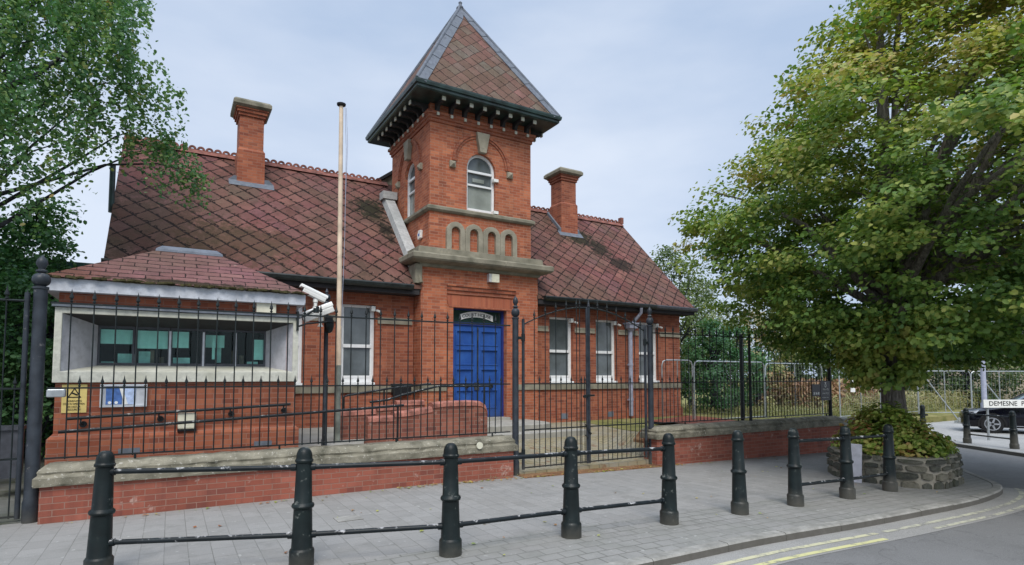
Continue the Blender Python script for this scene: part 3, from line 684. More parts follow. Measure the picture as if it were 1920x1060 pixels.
# upper stage: front and left walls pierced by an arched window each
CX, CY = 7.10, 15.1
ZS, WB = 7.25, 6.09
fw = [arch(CX, .435, WB, ZS)]
m = MB()
m.poly([rect(UX0, UX1, 4.75, 8.78)]+fw, .3, front(UY0))
m.poly([rect(UY0+.301, UY1, 4.75, 8.78), arch(CY, .40, WB, ZS)], .3, left(UX0))
m.box(UX1-.3, UX1, UY0+.301, UY1, 4.75, 8.78); m.box(UX0+.301, UX1-.301, UY1-.3, UY1, 4.75, 8.78)
m.build('tower_wall', 'brick_light', P_)
m = MB(); m.rings([(0, 5.92), (.05, 5.93), (.09, 5.97), (.09, 6.04), (.05, 6.065), (.02, 6.085)], UX0-.001, UX1+.001, UY0-.001, UY1+.001); m.build('string_course', 'stone', P_)
m = MB(); m.rings([(0, 8.28), (.035, 8.28), (.035, 8.35), (.07, 8.37), (.07, 8.44), (.11, 8.46), (.11, 8.53), (.0, 8.54)], UX0-.001, UX1+.001, UY0-.001, UY1+.001); m.build('corbel_course', 'brick', P_)
def ring(cx, r0, r1, zs, t0=0, t1=math.pi, n=24):
    return [(cx+r1*math.cos(t0+(t1-t0)*i/n), zs+r1*math.sin(t0+(t1-t0)*i/n)) for i in range(n+1)]+[(cx+r0*math.cos(t0+(t1-t0)*i/n), zs+r0*math.sin(t0+(t1-t0)*i/n)) for i in range(n, -1, -1)]
def tower_window(pl, cx, hw, name='arched_window'):
    m = MB(); m.poly([arch(cx, hw, WB+.01, ZS), [(u, v) for u, v in arch(cx, hw-.065, WB+.09, ZS)]], .06, lambda u, v, d: pl(u, v, .09+d)); fr = m.build(name, 'whitepaint', P_)
    m = MB(); m.poly([rect(cx-hw+.06, cx+hw-.06, 7.16, 7.22)], .05, lambda u, v, d: pl(u, v, .085+d)); m.poly([rect(cx-hw+.06, cx+hw-.06, 6.80, 6.85)], .04, lambda u, v, d: pl(u, v, .10+d)); m.build('glazing_bar', 'whitepaint', fr)
    m = MB(); m.poly([arch(cx, hw-.05, 6.86, ZS)], .01, lambda u, v, d: pl(u, v, .155+d)); m.build('upper_pane', 'pane', fr)
    m = MB(); m.poly([rect(cx-hw+.05, cx+hw-.05, WB+.08, 6.855)], .01, lambda u, v, d: pl(u, v, .157+d)); m.build('lower_pane', 'pane_low', fr)
    m = MB()
    m.poly([ring(cx, .80, .87, 7.36)], .05, lambda u, v, d: pl(u, v, -.05+d)); m.poly([ring(cx, .735, .798, 7.36)], .025, lambda u, v, d: pl(u, v, -.025+d)); m.build('hood_arch', 'brick', P_)
    m = MB(); m.poly([[(cx-.095, 7.69), (cx+.095, 7.69), (cx+.20, 8.23), (cx-.20, 8.23)]], .13, lambda u, v, d: pl(u, v, -.13+d)); m.build('keystone', 'stone_pale', P_, bevel=.012)
    for q in (-.87, .87):
        c = (cx+q, 7.24); h = .085; m = MB(); vs = [pl(c[0]-h, c[1]-h, 0), pl(c[0]+h, c[1]-h, 0), pl(c[0]+h, c[1]+h, 0), pl(c[0]-h, c[1]+h, 0)]
        vs += [pl(c[0]-h, c[1]-h, -.06), pl(c[0]+h, c[1]-h, -.06), pl(c[0]+h, c[1]+h, -.06), pl(c[0]-h, c[1]+h, -.06), pl(c[0], c[1], -.13)]
        m.add(vs, [(0, 1, 5, 4), (1, 2, 6, 5), (2, 3, 7, 6), (3, 0, 4, 7), (4, 5, 8), (5, 6, 8), (6, 7, 8), (7, 4, 8)]); m.split('corbel_stone', 'stone_pale', P_)
tower_window(front(UY0), CX, .435); tower_window(left(UX0), CY, .40)
m = MB(); m.box(CX-.2, CX+.15, UY0+.135, UY0+.153, 6.93, 7.03); m.build('vent_slot', 'pane_low', P_)
m = MB()
for z in (6.13, 7.02): m.box(7.46, 7.60, UY0-.06, UY0+.08, z-.04, z+.04)
m.split('window_stay', 'white', P_)
# blind arcade
m = MB()
for i in range(4):
    c = 6.05+.266+i*.532; hw = .262; n = 12
    outer = [(c+hw*math.cos(math.pi*j/n), 5.44+hw*math.sin(math.pi*j/n)) for j in range(n+1)]; inn_ = [(c+.125*math.cos(math.pi*j/n), 5.44+.125*math.sin(math.pi*j/n)) for j in range(n, -1, -1)]
    m.poly([[(c+hw, 4.93)]+outer+[(c-hw, 4.93), (c-.125, 4.93)]+inn_+[(c+.125, 4.93)]], .10, front(UY0-.10))
m.split('blind_arcade', 'stone_pale', P_, bevel=.012)
# eaves: soffit, brackets, gutter
EX0, EX1, EY0, EY1 = 4.98, 9.23, 13.0, 17.1
m = MB(); m.box(EX0+.05, EX1-.05, EY0+.05, EY1-.05, 8.78, 8.84); m.build('tower_soffit', 'soffit', P_)
m = MB(); m.rings([(-.10, 8.76), (-.03, 8.76), (.0, 8.79), (.0, 8.85), (.04, 8.86), (.055, 8.92), (.055, 8.96), (-.05, 8.97)], EX0, EX1, EY0, EY1); m.build('tower_gutter', 'teal', P_)
bpro = [(0, 0), (.46, 0), (.47, -.03), (.46, -.10), (.40, -.13), (.30, -.10), (.16, -.13), (.12, -.22), (.09, -.30), (.0, -.32)]
def brackets(pl, cs):
    a = MB(); b = MB()
    for c in cs:
        a.poly([[(u, 8.775+v) for u, v in bpro]], .09, lambda u, v, d: pl(c-.045+d, v, -u))
        b.poly([rect(c-.05, c+.05, 8.66, 8.765)], .03, lambda u, v, d: pl(u, v, -.475-d))
        b.poly([rect(c-.035, c+.035, 8.42, 8.50)], .03, lambda u, v, d: pl(u, v, -.11-d))
    a.split('eaves_bracket', 'soffit', P_); b.split('bracket_face', 'cream', P_)
brackets(front(UY0), [UX0+.17+i*(UX1-UX0-.34)/7 for i in range(8)])
brackets(left(UX0), [UY0+.17+i*(UY1-UY0-.34)/7 for i in range(8)])
brackets(lambda u, v, d: (UX1-d, u, v), [UY0+.17+i*(UY1-UY0-.34)/7 for i in range(8)])
AP = Vector((7.105, 15.05, 12.62)); z0 = 8.955
m = MB(); m.add([(EX0, EY0, z0), (EX1, EY0, z0), (EX1, EY1, z0), (EX0, EY1, z0), tuple(AP)], [(0, 1, 4), (1, 2, 4), (2, 3, 4), (3, 0, 4), (3, 2, 1, 0)])
troof = m.build('tower_roof', 'roof_tower', P_)
m = MB(); cs = [Vector(c) for c in ((EX0, EY0, z0), (EX1, EY0, z0), (EX1, EY1, z0), (EX0, EY1, z0))]
for i in range(4):
    c = cs[i]; d = (AP-c).normalized(); up = Vector((0, 0, 1)); outw = (c-AP); outw.z = 0; outw.normalize()
    for nb in (cs[(i+1) % 4], cs[(i-1) % 4]):
        e = (nb-c).normalized(); nrm = d.cross(e).normalized()
        if nrm.z < 0: nrm = -nrm
        s_ = (e-d*e.dot(d)).normalized(); k = 7
        for j in range(k):
            a = c+(AP-c)*(j/k+.004); b = c+(AP-c)*((j+1)/k+.004); w = .24; w2 = .24 if j < k-1 else .12; o1 = nrm*.016; o2 = nrm*.030
            vs = [a+o2, a+s_*w+o2, b+s_*w2+o1, b+o1, a-nrm*.01, a+s_*w-nrm*.01, b+s_*w2-nrm*.01, b-nrm*.01]
            m.add(vs, [(0, 1, 2, 3), (0, 1, 5, 4), (1, 2, 6, 5), (3, 2, 6, 7)])
    m.cyl(c+Vector((0, 0, .02)), AP+Vector((0, 0, .03)), .045, .04, 8)
m.lathe([(.11, -.22), (.09, 0), (.06, .03), (.045, .10), (.06, .13), (.03, .17), (0, .18)], AP, 8)
m.build('hip_lead', 'lead', troof)
# lead-covered upstand beside the tower, valley pipe and side pipe
m = MB(); k = 3.65/3.6
def sl(y, o=0): return 3.95+k*(y-13.5)+o
m.add([(5.18, 16.25, sl(16.25, -.05)), (5.52, 16.25, sl(16.25, -.05)), (5.52, 14.0, sl(14.0, -.05)), (5.18, 14.0, sl(14.0, -.05)), (5.22, 16.2, sl(16.2, .26)), (5.50, 16.2, sl(16.2, .26)), (5.50, 14.0, sl(14.0, .22)), (5.22, 14.0, sl(14.0, .22))],
      [(4, 5, 6, 7), (0, 4, 7, 3), (0, 1, 5, 4), (3, 7, 6, 2), (1, 2, 6, 5)])
m.box(5.14, 5.56, 16.0, 16.35, sl(16.2, .12), sl(16.2, .34))
m.build('lead_upstand', stone('painted_lead', (.45, .46, .45), (.22, .23, .22), .4, 3, .1), roof)
m = MB(); m.tube([(5.27, 13.55, 4.5), (5.28, 13.50, 4.3), (5.30, 13.42, 4.0)], .05); m.box(5.16, 5.34, 13.44, 13.92, 3.99, 4.47); m.build('eaves_end', 'stone', P_)
# rear cross gable just showing above the ridge
m = MB(); m.poly([[(4.7, 3.8), (4.7, 7.25), (7.15, 9.05), (9.6, 7.25), (9.6, 3.8)]], 3.2, front(18.0)); m.build('rear_gable', 'stone', P_)
m = MB(); m.poly([[(4.5, 7.12), (7.15, 9.08), (9.8, 7.12), (9.8, 7.22), (7.15, 9.2), (4.5, 7.22)]], 3.4, front(17.9)); m.build('rear_roof', 'soffit', P_)
# doors
DY = BY0+.30; DZ0, DZ1 = .57, 3.02
door = MB().poly([rect(OX0, OX1, DZ0-.02, OT), rect(OX0+.07, OX1-.07, DZ0-.01, DZ1), rect(OX0+.07, OX1-.07, DZ1+.08, OT-.04)], .08, front(DY-.03)).build('door_frame', 'bluefr', P_)
mid = (OX0+OX1)/2; zr = [(.70, 1.16), (1.36, 1.42), (1.52, 2.02), (2.12, 2.48), (2.58, 2.90)]
for k, (a, b) in enumerate(((OX0+.075, mid-.004), (mid+.004, OX1-.075))):
    holes = [(a+.10, b-.10, 2.50, 2.88), (a+.10, b-.10, 1.98, 2.38), (a+.10, b-.10, 1.50, 1.86), (a+.10, b-.10, .82, 1.30)]
    m = MB(); m.poly([rect(a, b, DZ0+.005, DZ1-.005)]+[rect(*h) for h in holes], .05, front(DY)); m.box(a+.02, b-.02, DY+.03, DY+.048, DZ0+.02, DZ1-.02)
    leaf = m.build('door_leaf', 'blue', P_)
    m = MB()
    for h in holes:
        m.poly([rect(h[0]-.015, h[1]+.015, h[2]-.015, h[3]+.015), rect(h[0]+.02, h[1]-.02, h[2]+.02, h[3]-.02)], .03, front(DY-.015))
    m.build('panel_moulding', 'blue', leaf, bevel=.006)
    m = MB(); x = (a+b)/2+.03; m.lathe([(.035, 0), (.035, .02), (.02, .03), (.05, .06), (.05, .09), (.0, .1)], (0, 0, 0), 12); kn = m.build('door_knob', 'ink', leaf); kn.rotation_euler = (math.pi/2, 0, 0); kn.location = (x, DY-.0, 1.40); kn.matrix_parent_inverse = parent_inv(leaf)
m = MB(); m.box(mid-.09, mid+.05, DY-.03, DY-.006, 1.30, 1.50); m.box(mid-.01, mid+.02, DY-.03, DY-.001, .6, 2.98); m.split('lock_plate', 'darkbark', P_)
m = MB(); m.box(OX0+.06, OX1-.06, DY+.03, DY+.045, DZ1+.05, OT-.02); fan = m.build('fanlight', 'fanglass', P_)
m = MB(); n = 16; cxm = mid-.02
top = [(cxm-.50+1.0*i/n, 3.245+.10*(1-((i/n)*2-1)**2)+.06) for i in range(n+1)]
bot = [(x, z-.155) for x, z in reversed(top)]
m.poly([top+bot], .012, front(DY+.005)); m.build('fanlight_sign', 'white', fan)
text('fanlight_lettering', 'COURT HOUSE', .125, (cxm, DY+.001, 3.25), (math.pi/2, 0, 0), 'ink', fan, sx=1.0, bend=lambda x: .085*(1-(x/.5)**2)-.02)
m = MB(); m.box(OX0-.05, OX1+.05, BY0-.02, DY+.2, .35, DZ0); m.build('door_step', 'concrete', P_)
# lamp above the door
m = MB(); m.box(7.2, 7.49, BY0-.13, BY0-.001, 4.17, 4.39); lamp = m.build('wall_lamp', 'silver', P_)
m = MB(); m.box(7.27, 7.49, BY0-.16, BY0-.131, 4.165, 4.385); m.build('lamp_diffuser', 'creamplastic', lamp)
# alarm box on the tower side
m = MB(); m.poly([[(14.1, 5.30), (14.27, 5.27), (14.31, 5.40), (14.24, 5.52), (14.08, 5.50)]], .07, left(UX0-.071)); ab = m.build('alarm_box', 'white', P_, bevel=.01)
m = MB(); m.box(UX0-.078, UX0-.072, 14.15, 14.23, 5.36, 5.42); m.build('alarm_badge', 'posterblue', ab)
# downpipe with hopper
m = MB(); m.cyl((12.51, YW-.12, .42), (12.51, YW-.12, 3.15), .068, n=14)
for z in (.9, 1.42, 2.0): m.cyl((12.51, YW-.12, z), (12.51, YW-.12, z+.07), .082, n=14); m.box(12.42, 12.60, YW-.12, YW-.06, z+.01, z+.05)
m.tube([(12.62, 13.42, 3.80), (12.66, 13.46, 3.66), (12.56, 13.66, 3.40), (12.51, 13.78, 3.28)], .05); dp = m.build('downpipe', 'greypipe', P_)
m = MB(); m.rings([(.0, 3.08), (.05, 3.14), (.10, 3.18), (.12, 3.30), (.15, 3.31), (.15, 3.35)], 12.45, 12.57, YW-.18, YW-.16); m.build('hopper_head', 'greypipe', dp)
# airbricks
m = MB()
for x in (9.85, 11.6): m.box(x, x+.24, YW-.066, YW-.0605, .42, .58)
m.split('air_vent', 'lead', P_)
m = MB(); m.tube([(-1.2, 14.95, 5.2), (-1.2, 14.95, 6.25)], .055); m.build('vent_pipe', 'teal', P_)
# landing and step outside the door
m = MB(); m.poly([[(5.4, 11.95), (7.95, 11.9), (8.3, 12.1), (8.45, 12.6), (8.4, 13.48), (5.4, 13.48)]], .22, lambda u, v, d: (u, v, .50-d)); lan = tag(m.build('landing', 'concrete', bevel=.01), 'grey concrete landing slab in front of the blue doors', 'landing')
m = MB(); m.box(5.4, 8.85, 11.25, 11.7, .22, .37); tag(m.build('step', 'concrete', bevel=.01), 'long grey concrete step below the door landing inside the gates', 'step')

# ------------------------------------------------------------------ kiosk hut
hut = thing('security_hut', (.2, 10.9, .4), 'low brick security hut with wide recessed window and hipped purple tile roof', 'hut')
HX0, HX1, HY0, HY1 = -1.30, 1.70, 9.62, 12.2
m = MB(); m.poly([rect(HX0, HX1, .9, 2.83), rect(HX0+.06, HX1-.06, 1.72, 2.53)], .12, front(HY0)); m.box(HX0, HX0+.12, HY0+.121, HY1, .3, 2.83); m.box(HX1-.12, HX1, HY0+.121, HY1, .3, 2.83); m.box(HX0+.121, HX1-.121, HY1-.12, HY1, .3, 2.83)
m.build('hut_wall', 'brick', hut)
m = MB(); m.rings([(.06, .2), (.06, .86), (.0, .93)], HX0-.002, HX1+.002, HY0-.002, HY1+.002); m.build('hut_plinth', 'brick', hut)
# surround
m = MB(); m.poly([rect(HX0-.03, HX1+.03, 1.60, 2.60), rect(HX0+.05, HX1-.05, 1.75, 2.52)], .05, front(HY0-.055)); m.build('window_surround', 'cream', hut, bevel=.008)
m = MB(); m.box(HX0-.06, HX1+.06, HY0-.10, HY0-.001, 2.605, 2.645); m.build('drip_moulding', 'lead', hut)
a0, a1, z0_, z1_ = HX0+.05, HX1-.05, 1.75, 2.52; b0, b1, c0, c1 = -.92, 1.34, 1.84, 2.42; ya, yb = HY0-.02, 10.25
m = MB()
m.add([(a0, ya, z0_), (a0, ya, z1_), (b0, yb, c1), (b0, yb, c0)], [(0, 1, 2, 3)]); m.add([(a1, ya, z0_), (a1, ya, z1_), (b1, yb, c1), (b1, yb, c0)], [(0, 1, 2, 3)])
m.split('window_reveal', 'render', hut, recalc=False)
m = MB(); m.add([(a0, ya, z0_), (a1, ya, z0_), (b1, yb, c0), (b0, yb, c0)], [(0, 1, 2, 3)]); m.build('hut_sill', 'cream', hut, recalc=False)
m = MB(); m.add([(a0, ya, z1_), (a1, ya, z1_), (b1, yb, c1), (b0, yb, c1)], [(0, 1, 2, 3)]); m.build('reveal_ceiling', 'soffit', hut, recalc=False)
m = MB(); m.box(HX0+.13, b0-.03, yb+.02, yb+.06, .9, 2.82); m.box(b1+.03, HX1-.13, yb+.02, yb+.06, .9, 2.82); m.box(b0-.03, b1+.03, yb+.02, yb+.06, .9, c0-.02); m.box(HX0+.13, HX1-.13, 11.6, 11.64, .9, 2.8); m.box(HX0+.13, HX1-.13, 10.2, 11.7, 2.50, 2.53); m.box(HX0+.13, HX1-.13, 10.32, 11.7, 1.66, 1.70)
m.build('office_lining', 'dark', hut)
nb = 5; w5 = (b1-b0)/nb
for i in range(nb):
    x0, x1 = b0+i*w5, b0+(i+1)*w5
    m = MB(); m.poly([rect(x0+.003, x1-.003, c0, c1), rect(x0+.028, x1-.028, c0+.04, c1-.03)], .05, front(yb)); fr = m.build('office_window', 'gutter_end', hut)
    if i in (2, 3, 4): MB().box(x0-.014, x0+.014, yb-.012, yb-.001, c0, c1-.05).build('mullion', 'silver', fr)
    m = MB(); m.box(x0+.02, x1-.02, yb+.02, yb+.028, c0+.03, c1-.02); m.build('glass_pane', 'glass_hut', fr)
m = MB()
for (i, z, a, b) in ((0, 2.16, 0, 1), (1, 2.10, 0, 1), (2, 2.12, 0, .62)): m.box(b0+i*w5+.03+a*w5, b0+i*w5+w5*b-.03, yb+.045, yb+.05, z, 2.37)
m.box(.56, .60, yb+.05, yb+.055, 1.95, 2.3); m.box(.44, .74, yb+.16, yb+.165, 2.14, 2.34); m.box(b1-.17, b1-.03, yb+.045, yb+.05, 1.95, 2.28)
m.split('roller_blind', 'blind', hut)
m = MB(); m.box(-.68, -.45, yb+.12, yb+.3, 1.86, 2.02); m.box(-.93+.05, -.72, yb+.12, yb+.3, 1.86, 1.90); m.box(.03, .26, yb+.10, yb+.3, 1.86, 1.97); m.box(-.44+.02, -.27, yb+.15, yb+.2, 1.86, 2.06); m.box(1.08, 1.24, yb+.1, yb+.2, 1.86, 1.92); m.box(.62, .70, yb+.2, yb+.25, 1.9, 2.26); m.split('desk_clutter', 'boxwhite', hut)
m = MB(); m.box(-.275, -.22, yb+.16, yb+.22, 1.86, 2.08); m.cyl((-.12, yb+.2, 1.86), (-.12, yb+.2, 1.98), .035); m.cyl((1.0, yb+.2, 1.86), (1.0, yb+.2, 2.02), .04); m.cyl((.9, yb+.24, 1.86), (.9, yb+.24, 2.1), .05); m.split('desk_folder', 'brownbox', hut)
# hut roof
RX_0, RX_1, RY_0, RY_1 = -1.46, 1.82, 9.42, 12.4
m = MB(); m.rings([(0, 2.80), (0, 2.965)], RX_0+.02, RX_1-.02, RY_0+.02, RY_1-.02); m.build('fascia', 'graywhite', hut)
hr = [(RX_0-.03, RY_0-.03, 2.972), (RX_1+.03, RY_0-.03, 2.972), (RX_1+.03, RY_1+.03, 2.972), (RX_0-.03, RY_1+.03, 2.972), (-.12, 10.75, 3.74), (.56, 10.75, 3.74), (.56, 11.1, 3.74), (-.12, 11.1, 3.74)]
m = MB(); m.add(hr, [(0, 1, 5, 4), (1, 2, 6, 5), (2, 3, 7, 6), (3, 0, 4, 7), (4, 5, 6, 7), (3, 2, 1, 0)]); hroof = m.build('hut_roof', 'roof_hut', hut)
m = MB(); m.rings([(.14, 3.66), (.13, 3.70), (.05, 3.765), (0, 3.775)], -.12, .56, 10.75, 11.1); m.build('roof_cap', 'lead', hroof)
m = MB()
rr = random.Random(3)
for i in range(130):
    x = RX_0+(RX_1-RX_0)*rr.random(); w = rr.uniform(.02, .07); z = 2.985+rr.uniform(-.012, .008); m.lathe([(0, -.02), (w, -.015), (w*.7, .012), (0, .02)], (x, RY_0-.02+rr.uniform(0, .04), z), 6)
tag(m.build('eaves_moss', plain('eaves_moss', (.045, .040, .018), .95, .1, var=.5), hroof), kind='stuff')
# fixtures on the hut
m = MB(); m.box(1.10, 1.38, HY0-.13, HY0-.001, 2.60+.05, 2.84); m.build('junction_box', 'creamplastic', hut, bevel=.01)
m = MB(); m.poly([[(.115, .93), (.335, .93), (.345, 1.16), (.105, 1.16)]], .10, front(HY0-.105)); m.build('bulkhead_lamp', 'creamplastic', hut, bevel=.02)
m = MB(); m.box(.11, .35, HY0-.09, HY0-.002, .90, .928); m.build('lamp_base', 'ink', hut)
m = MB()
for x in (-.58, 1.12): m.box(x, x+.25, HY0-.068, HY0-.0625, .62, .70)
m.split('hut_vent', 'lead', hut)
# wall handrail of the hut
m = MB(); m.tube([(-1.14, HY0-.12, 1.13), (1.62, HY0-.12, 1.25)], .021)
for x in (-1.0, -.12, .78, 1.52):
    z = 1.13+(x+1.14)/2.76*.12; m.tube([(x, HY0-.12, z-.01), (x, HY0-.12, z-.07), (x+.02, HY0-.06, z-.09)], .012, 6); m.cyl((x+.02, HY0-.06, z-.09), (x+.02, HY0-.001, z-.09), .042, n=10)
m.build('wall_handrail', 'handrail', hut)
# yellow sign and poster case: things of their own
ys = tag(MB().box(-1.225, -.955, HY0-.012, HY0-.002, 1.20, 1.575).build('warning_sign', 'yellow'), 'yellow warning sign with black camera triangle on hut wall', 'sign')
m = MB(); tri = [(-1.165, 1.40), (-1.015, 1.40), (-1.09, 1.535)]; tin = [(-1.145, 1.412), (-1.035, 1.412), (-1.09, 1.512)]
m.poly([tri, tin], .003, front(HY0-.0155)); m.poly([[(-1.12, 1.455), (-1.06, 1.425), (-1.052, 1.442), (-1.112, 1.472)]], .003, front(HY0-.0155)); m.build('camera_symbol', 'ink', ys)
for k, s_ in enumerate(('WARNING', 'CCTV IN OPERATION', '24 HOUR', 'SECURITY')): text('sign_lettering', s_, .034, (-1.09, HY0-.0135, 1.355-.038*k), (math.pi/2, 0, 0), 'ink', ys, sx=.7 if len(s_) > 10 else 1.)
pc = tag(MB().poly([rect(-.81, -.27, 1.265, 1.575), rect(-.785, -.295, 1.29, 1.55)], .06, front(HY0-.062)).box(-.79, -.29, HY0-.03, HY0-.002, 1.285, 1.555).build('poster_case', 'silver'), 'silver framed poster case with blue posters on hut wall', 'notice board')
m = MB(); m.box(-.745, -.56, HY0-.036, HY0-.0305, 1.30, 1.545); pb = m.build('blue_poster', 'posterblue', pc)
m = MB(); m.lathe([(.022, 0), (.022, .004)], (0, 0, 0), 12)
for x in (-.70, -.625): m2 = MB(); m2.poly([[(x+.02*math.cos(t*.5236), 1.325+.02*math.sin(t*.5236)) for t in range(12)]], .002, front(HY0-.0385)); m2.build('poster_emblem', 'white', pb)
m = MB(); m.poly([[(-.57, 1.545), (-.40, 1.555-.012), (-.41, 1.30), (-.50, 1.30)]], .004, front(HY0-.0415)); m.build('pale_poster', 'posterlight', pc)
m = MB(); m.poly([[(-.60, 1.545), (-.565, 1.545), (-.49, 1.30), (-.53, 1.30)]], .004, front(HY0-.0465)); m.build('white_leaflet', 'white', pc)

# ------------------------------------------------------------------ CCTV cameras
def cctv(loc, az, tilt, label, ln=.42, fat=1.25):
    t = thing('security_camera', loc, label, 'security camera', 'white security cameras by the hut'); t.rotation_euler = (0, 0, az)
    def part(m, name, mat):
        o = m.build(name, mat, None, bevel=.004); o.parent = t; o.rotation_euler = (0, tilt, 0); return o
    pr = [(-.055, -.045), (.055, -.045), (.062, .0), (.055, .045), (.03, .062), (-.03, .062), (-.055, .045), (-.062, 0)]
    pr = [(u*fat, v*fat) for u, v in pr]
    m = MB(); m.poly([pr], ln, lambda u, v, d: (d-ln*.5, u, v)); b = part(m, 'camera_housing', 'white')
    m = MB(); m.poly([[(u*fat, v*fat) for u, v in [(-.066, .02), (.066, .02), (.062, .055), (.035, .072), (-.035, .072), (-.062, .055)]]], ln+.07, lambda u, v, d: (d-ln*.5-.055, u, v+.002)); part(m, 'sun_shield', 'white')
    m = MB(); m.poly([[(-.04, -.03), (.04, -.03), (.04, .03), (-.04, .03)]], .006, lambda u, v, d: (-ln*.5-.006+d, u, v)); part(m, 'camera_lens', 'ink')
    m = MB(); m.lathe([(.03, -.05), (.04, -.07), (.04, -.12), (.028, -.13), (.028, -.19), (.045, -.2), (.045, -.22)], (ln*.12-.02, 0, 0), 14); o = m.build('pan_joint', 'white'); o.parent = t
    return t
c1_ = cctv((1.95, 9.55, 2.99), R(4), R(22), 'white security camera tilted down on bracket at hut roof corner', .38, 1.02)
c2_ = cctv((2.10, 9.95, 2.73), R(-8), R(-24), 'white security camera mounted in front of the black ball-topped pole', .52, 1.45)
br = MB(); br.tube([(1.70, 9.6, 2.60), (1.82, 9.58, 2.64), (1.98, 9.55, 2.76)], .018); br.tube([(1.70, 9.6, 2.46), (1.85, 9.6, 2.52), (2.25, 9.95, 2.60)], .014); br.cyl((1.99, 9.55, 2.70), (1.99, 9.55, 2.80), .045); br.box(1.69, 1.72, 9.5, 9.62, 2.4, 2.7)
tag(br.build('camera_bracket', 'iron'), 'black bent bracket on hut corner holding the upper white camera', 'bracket')
pl = thing('camera_pole', (2.29, 10.17, .5), 'slim black post topped by a ball beside the flagpole', 'post')
m = MB(); m.lathe([(.05, 0), (.05, .1), (.038, .12), (.036, 2.4), (.045, 2.42), (.045, 2.46), (.03, 2.48)], (2.29, 10.17, .5), 14); m.build('pole_shaft', 'postiron', pl)
m = MB(); m.lathe([(.02, 0)]+[(.068*math.sin(math.pi*i/10), .068-.068*math.cos(math.pi*i/10)) for i in range(1, 10)]+[(.02, .135), (.03, .16), (.015, .2), (.0, .23)], (2.29, 10.17, 2.97), 16); m.build('ball_finial', 'postiron', pl)
m = MB(); m.lathe([(.02, 0), (.06, .03), (.085, .12), (.085, .2), (.04, .3)], (2.32, 10.1, 2.42), 8); m.box(2.24, 2.36, 10.0, 10.12, 2.6, 2.7); m.build('bracket_box', 'iron', pl)
# flagpole
fp = thing('flagpole', (2.64, 10.7, .5), 'tall thin weathered wooden flagpole with small dark cap', 'flagpole')
MB().cyl((2.645, 10.7, .5), (2.64, 10.7, 1.88), .052, .048, 14).build('pole_foot', 'poleg', fp)
MB().cyl((2.64, 10.7, 1.881), (2.61, 10.7, 6.72), .047, .037, 14).build('pole_shaft', 'wood', fp)
MB().lathe([(.03, 0), (.08, .02), (.085, .05), (.02, .08)], (2.61, 10.7, 6.72), 12).build('pole_cap', 'ink', fp)
MB().tube([(2.67, 10.66, 6.7), (2.70, 10.64, 5.9), (2.70, 10.64, 4.3), (2.67, 10.65, 2.6)], .005, 5).build('halyard', 'greypipe', fp)
MB().tube([(2.70, 10.68, 6.7), (2.735, 10.68, 6.0), (2.70, 10.66, 4.6)], .004, 5).build('halyard', 'greypipe', fp)

# ------------------------------------------------------------------ ramp walls and handrails
def capwall(name, pts, y0, y1, zb, label, taper=None):
    t = thing(name, (pts[0][0], y0, zb), label, 'wall')
    th = y1-y0
    m = MB(); m.poly([[(pts[0][0], zb), (pts[-1][0], zb)]+[(x, z-.10) for x, z in reversed(pts)]], th, front(y0)); m.build('brick_face', 'brick_worn', t)
    n = 7; m = MB()
    for (xa, za), (xb, zb_) in zip(pts, pts[1:]):
        if xb-xa < .03: continue
        rows = []
        for x, z in ((xa, za), (xb, zb_)): rows += [(x, y0-.015+(th+.03)*(.5-.5*math.cos(math.pi*i/n)), z-.10+.10*math.sin(math.pi*i/n)**.45) for i in range(n+1)]
        m.add(rows, [(i, i+1, n+2+i, n+1+i) for i in range(n)], True); m.add(rows, [tuple(range(n, -1, -1)), tuple(range(n+1, 2*n+2)), (0, n+1, 2*n+1, n)])
    m.build('rounded_coping', 'red_coping', t, angle=22); return t
capwall('ramp_wall', [(2.99, .98), (3.46, .98), (3.47, 1.05), (3.72, 1.06), (4.19, 1.12), (4.20, 1.19), (4.45, 1.215), (5.0, 1.215), (5.2, 1.20), (5.30, 1.14), (5.34, 1.02)], 9.98, 10.22, .35, 'stepped low brick ramp wall with rounded top nearest the railings')
capwall('ramp_wall', [(2.72, 1.03), (3.45, 1.05), (3.46, 1.10), (3.85, 1.12), (3.86, 1.20), (4.45, 1.20)], 11.0, 11.24, .35, 'farther low brick ramp wall behind the stepped one')
def handrail(name, pts, posts, label, zb=.5, r=.021):
    m = MB(); m.tube(pts, r, 10)
    for (x, y, z) in posts: m.cyl((x, y, zb), (x, y, z), .018, n=8)
    return tag(m.build(name, 'handrail'), label, 'handrail')
handrail('handrail', [(-1.18, 9.12, .99), (1.2, 9.12, 1.10), (3.32, 9.12, 1.205)], [(2.05, 9.12, 1.13), (3.22, 9.12, 1.2)], 'long scuffed black handrail sloping up in front of the hut')
handrail('handrail', [(3.2, 10.6, 1.20), (3.52, 10.6, 1.23), (3.82, 10.6, 1.32), (4.56, 10.6, 1.48), (5.70, 10.6, 1.475), (5.75, 10.6, 1.43)], [(3.25, 10.6, 1.2), (4.6, 10.6, 1.48), (5.6, 10.6, 1.47)], 'bent handrail rising then running level in front of the blue doors')
handrail('handrail', [(2.9, 11.3, 1.0), (2.9, 11.3, 1.28), (2.98, 11.3, 1.31), (3.8, 11.3, 1.43), (4.7, 11.3, 1.52)], [(2.9, 11.3, 1.0), (3.7, 11.3, 1.42)], 'short handrail climbing behind the farther ramp wall')
m = MB(); m.box(4.72, 5.16, YW-.30, YW-.06, 1.20, 1.46); m.box(4.70, 5.18, YW-.32, YW-.05, 1.462, 1.49); tag(m.build('wall_box', 'ink', bevel=.01), 'black rectangular box on the wall beside the tower', 'box')

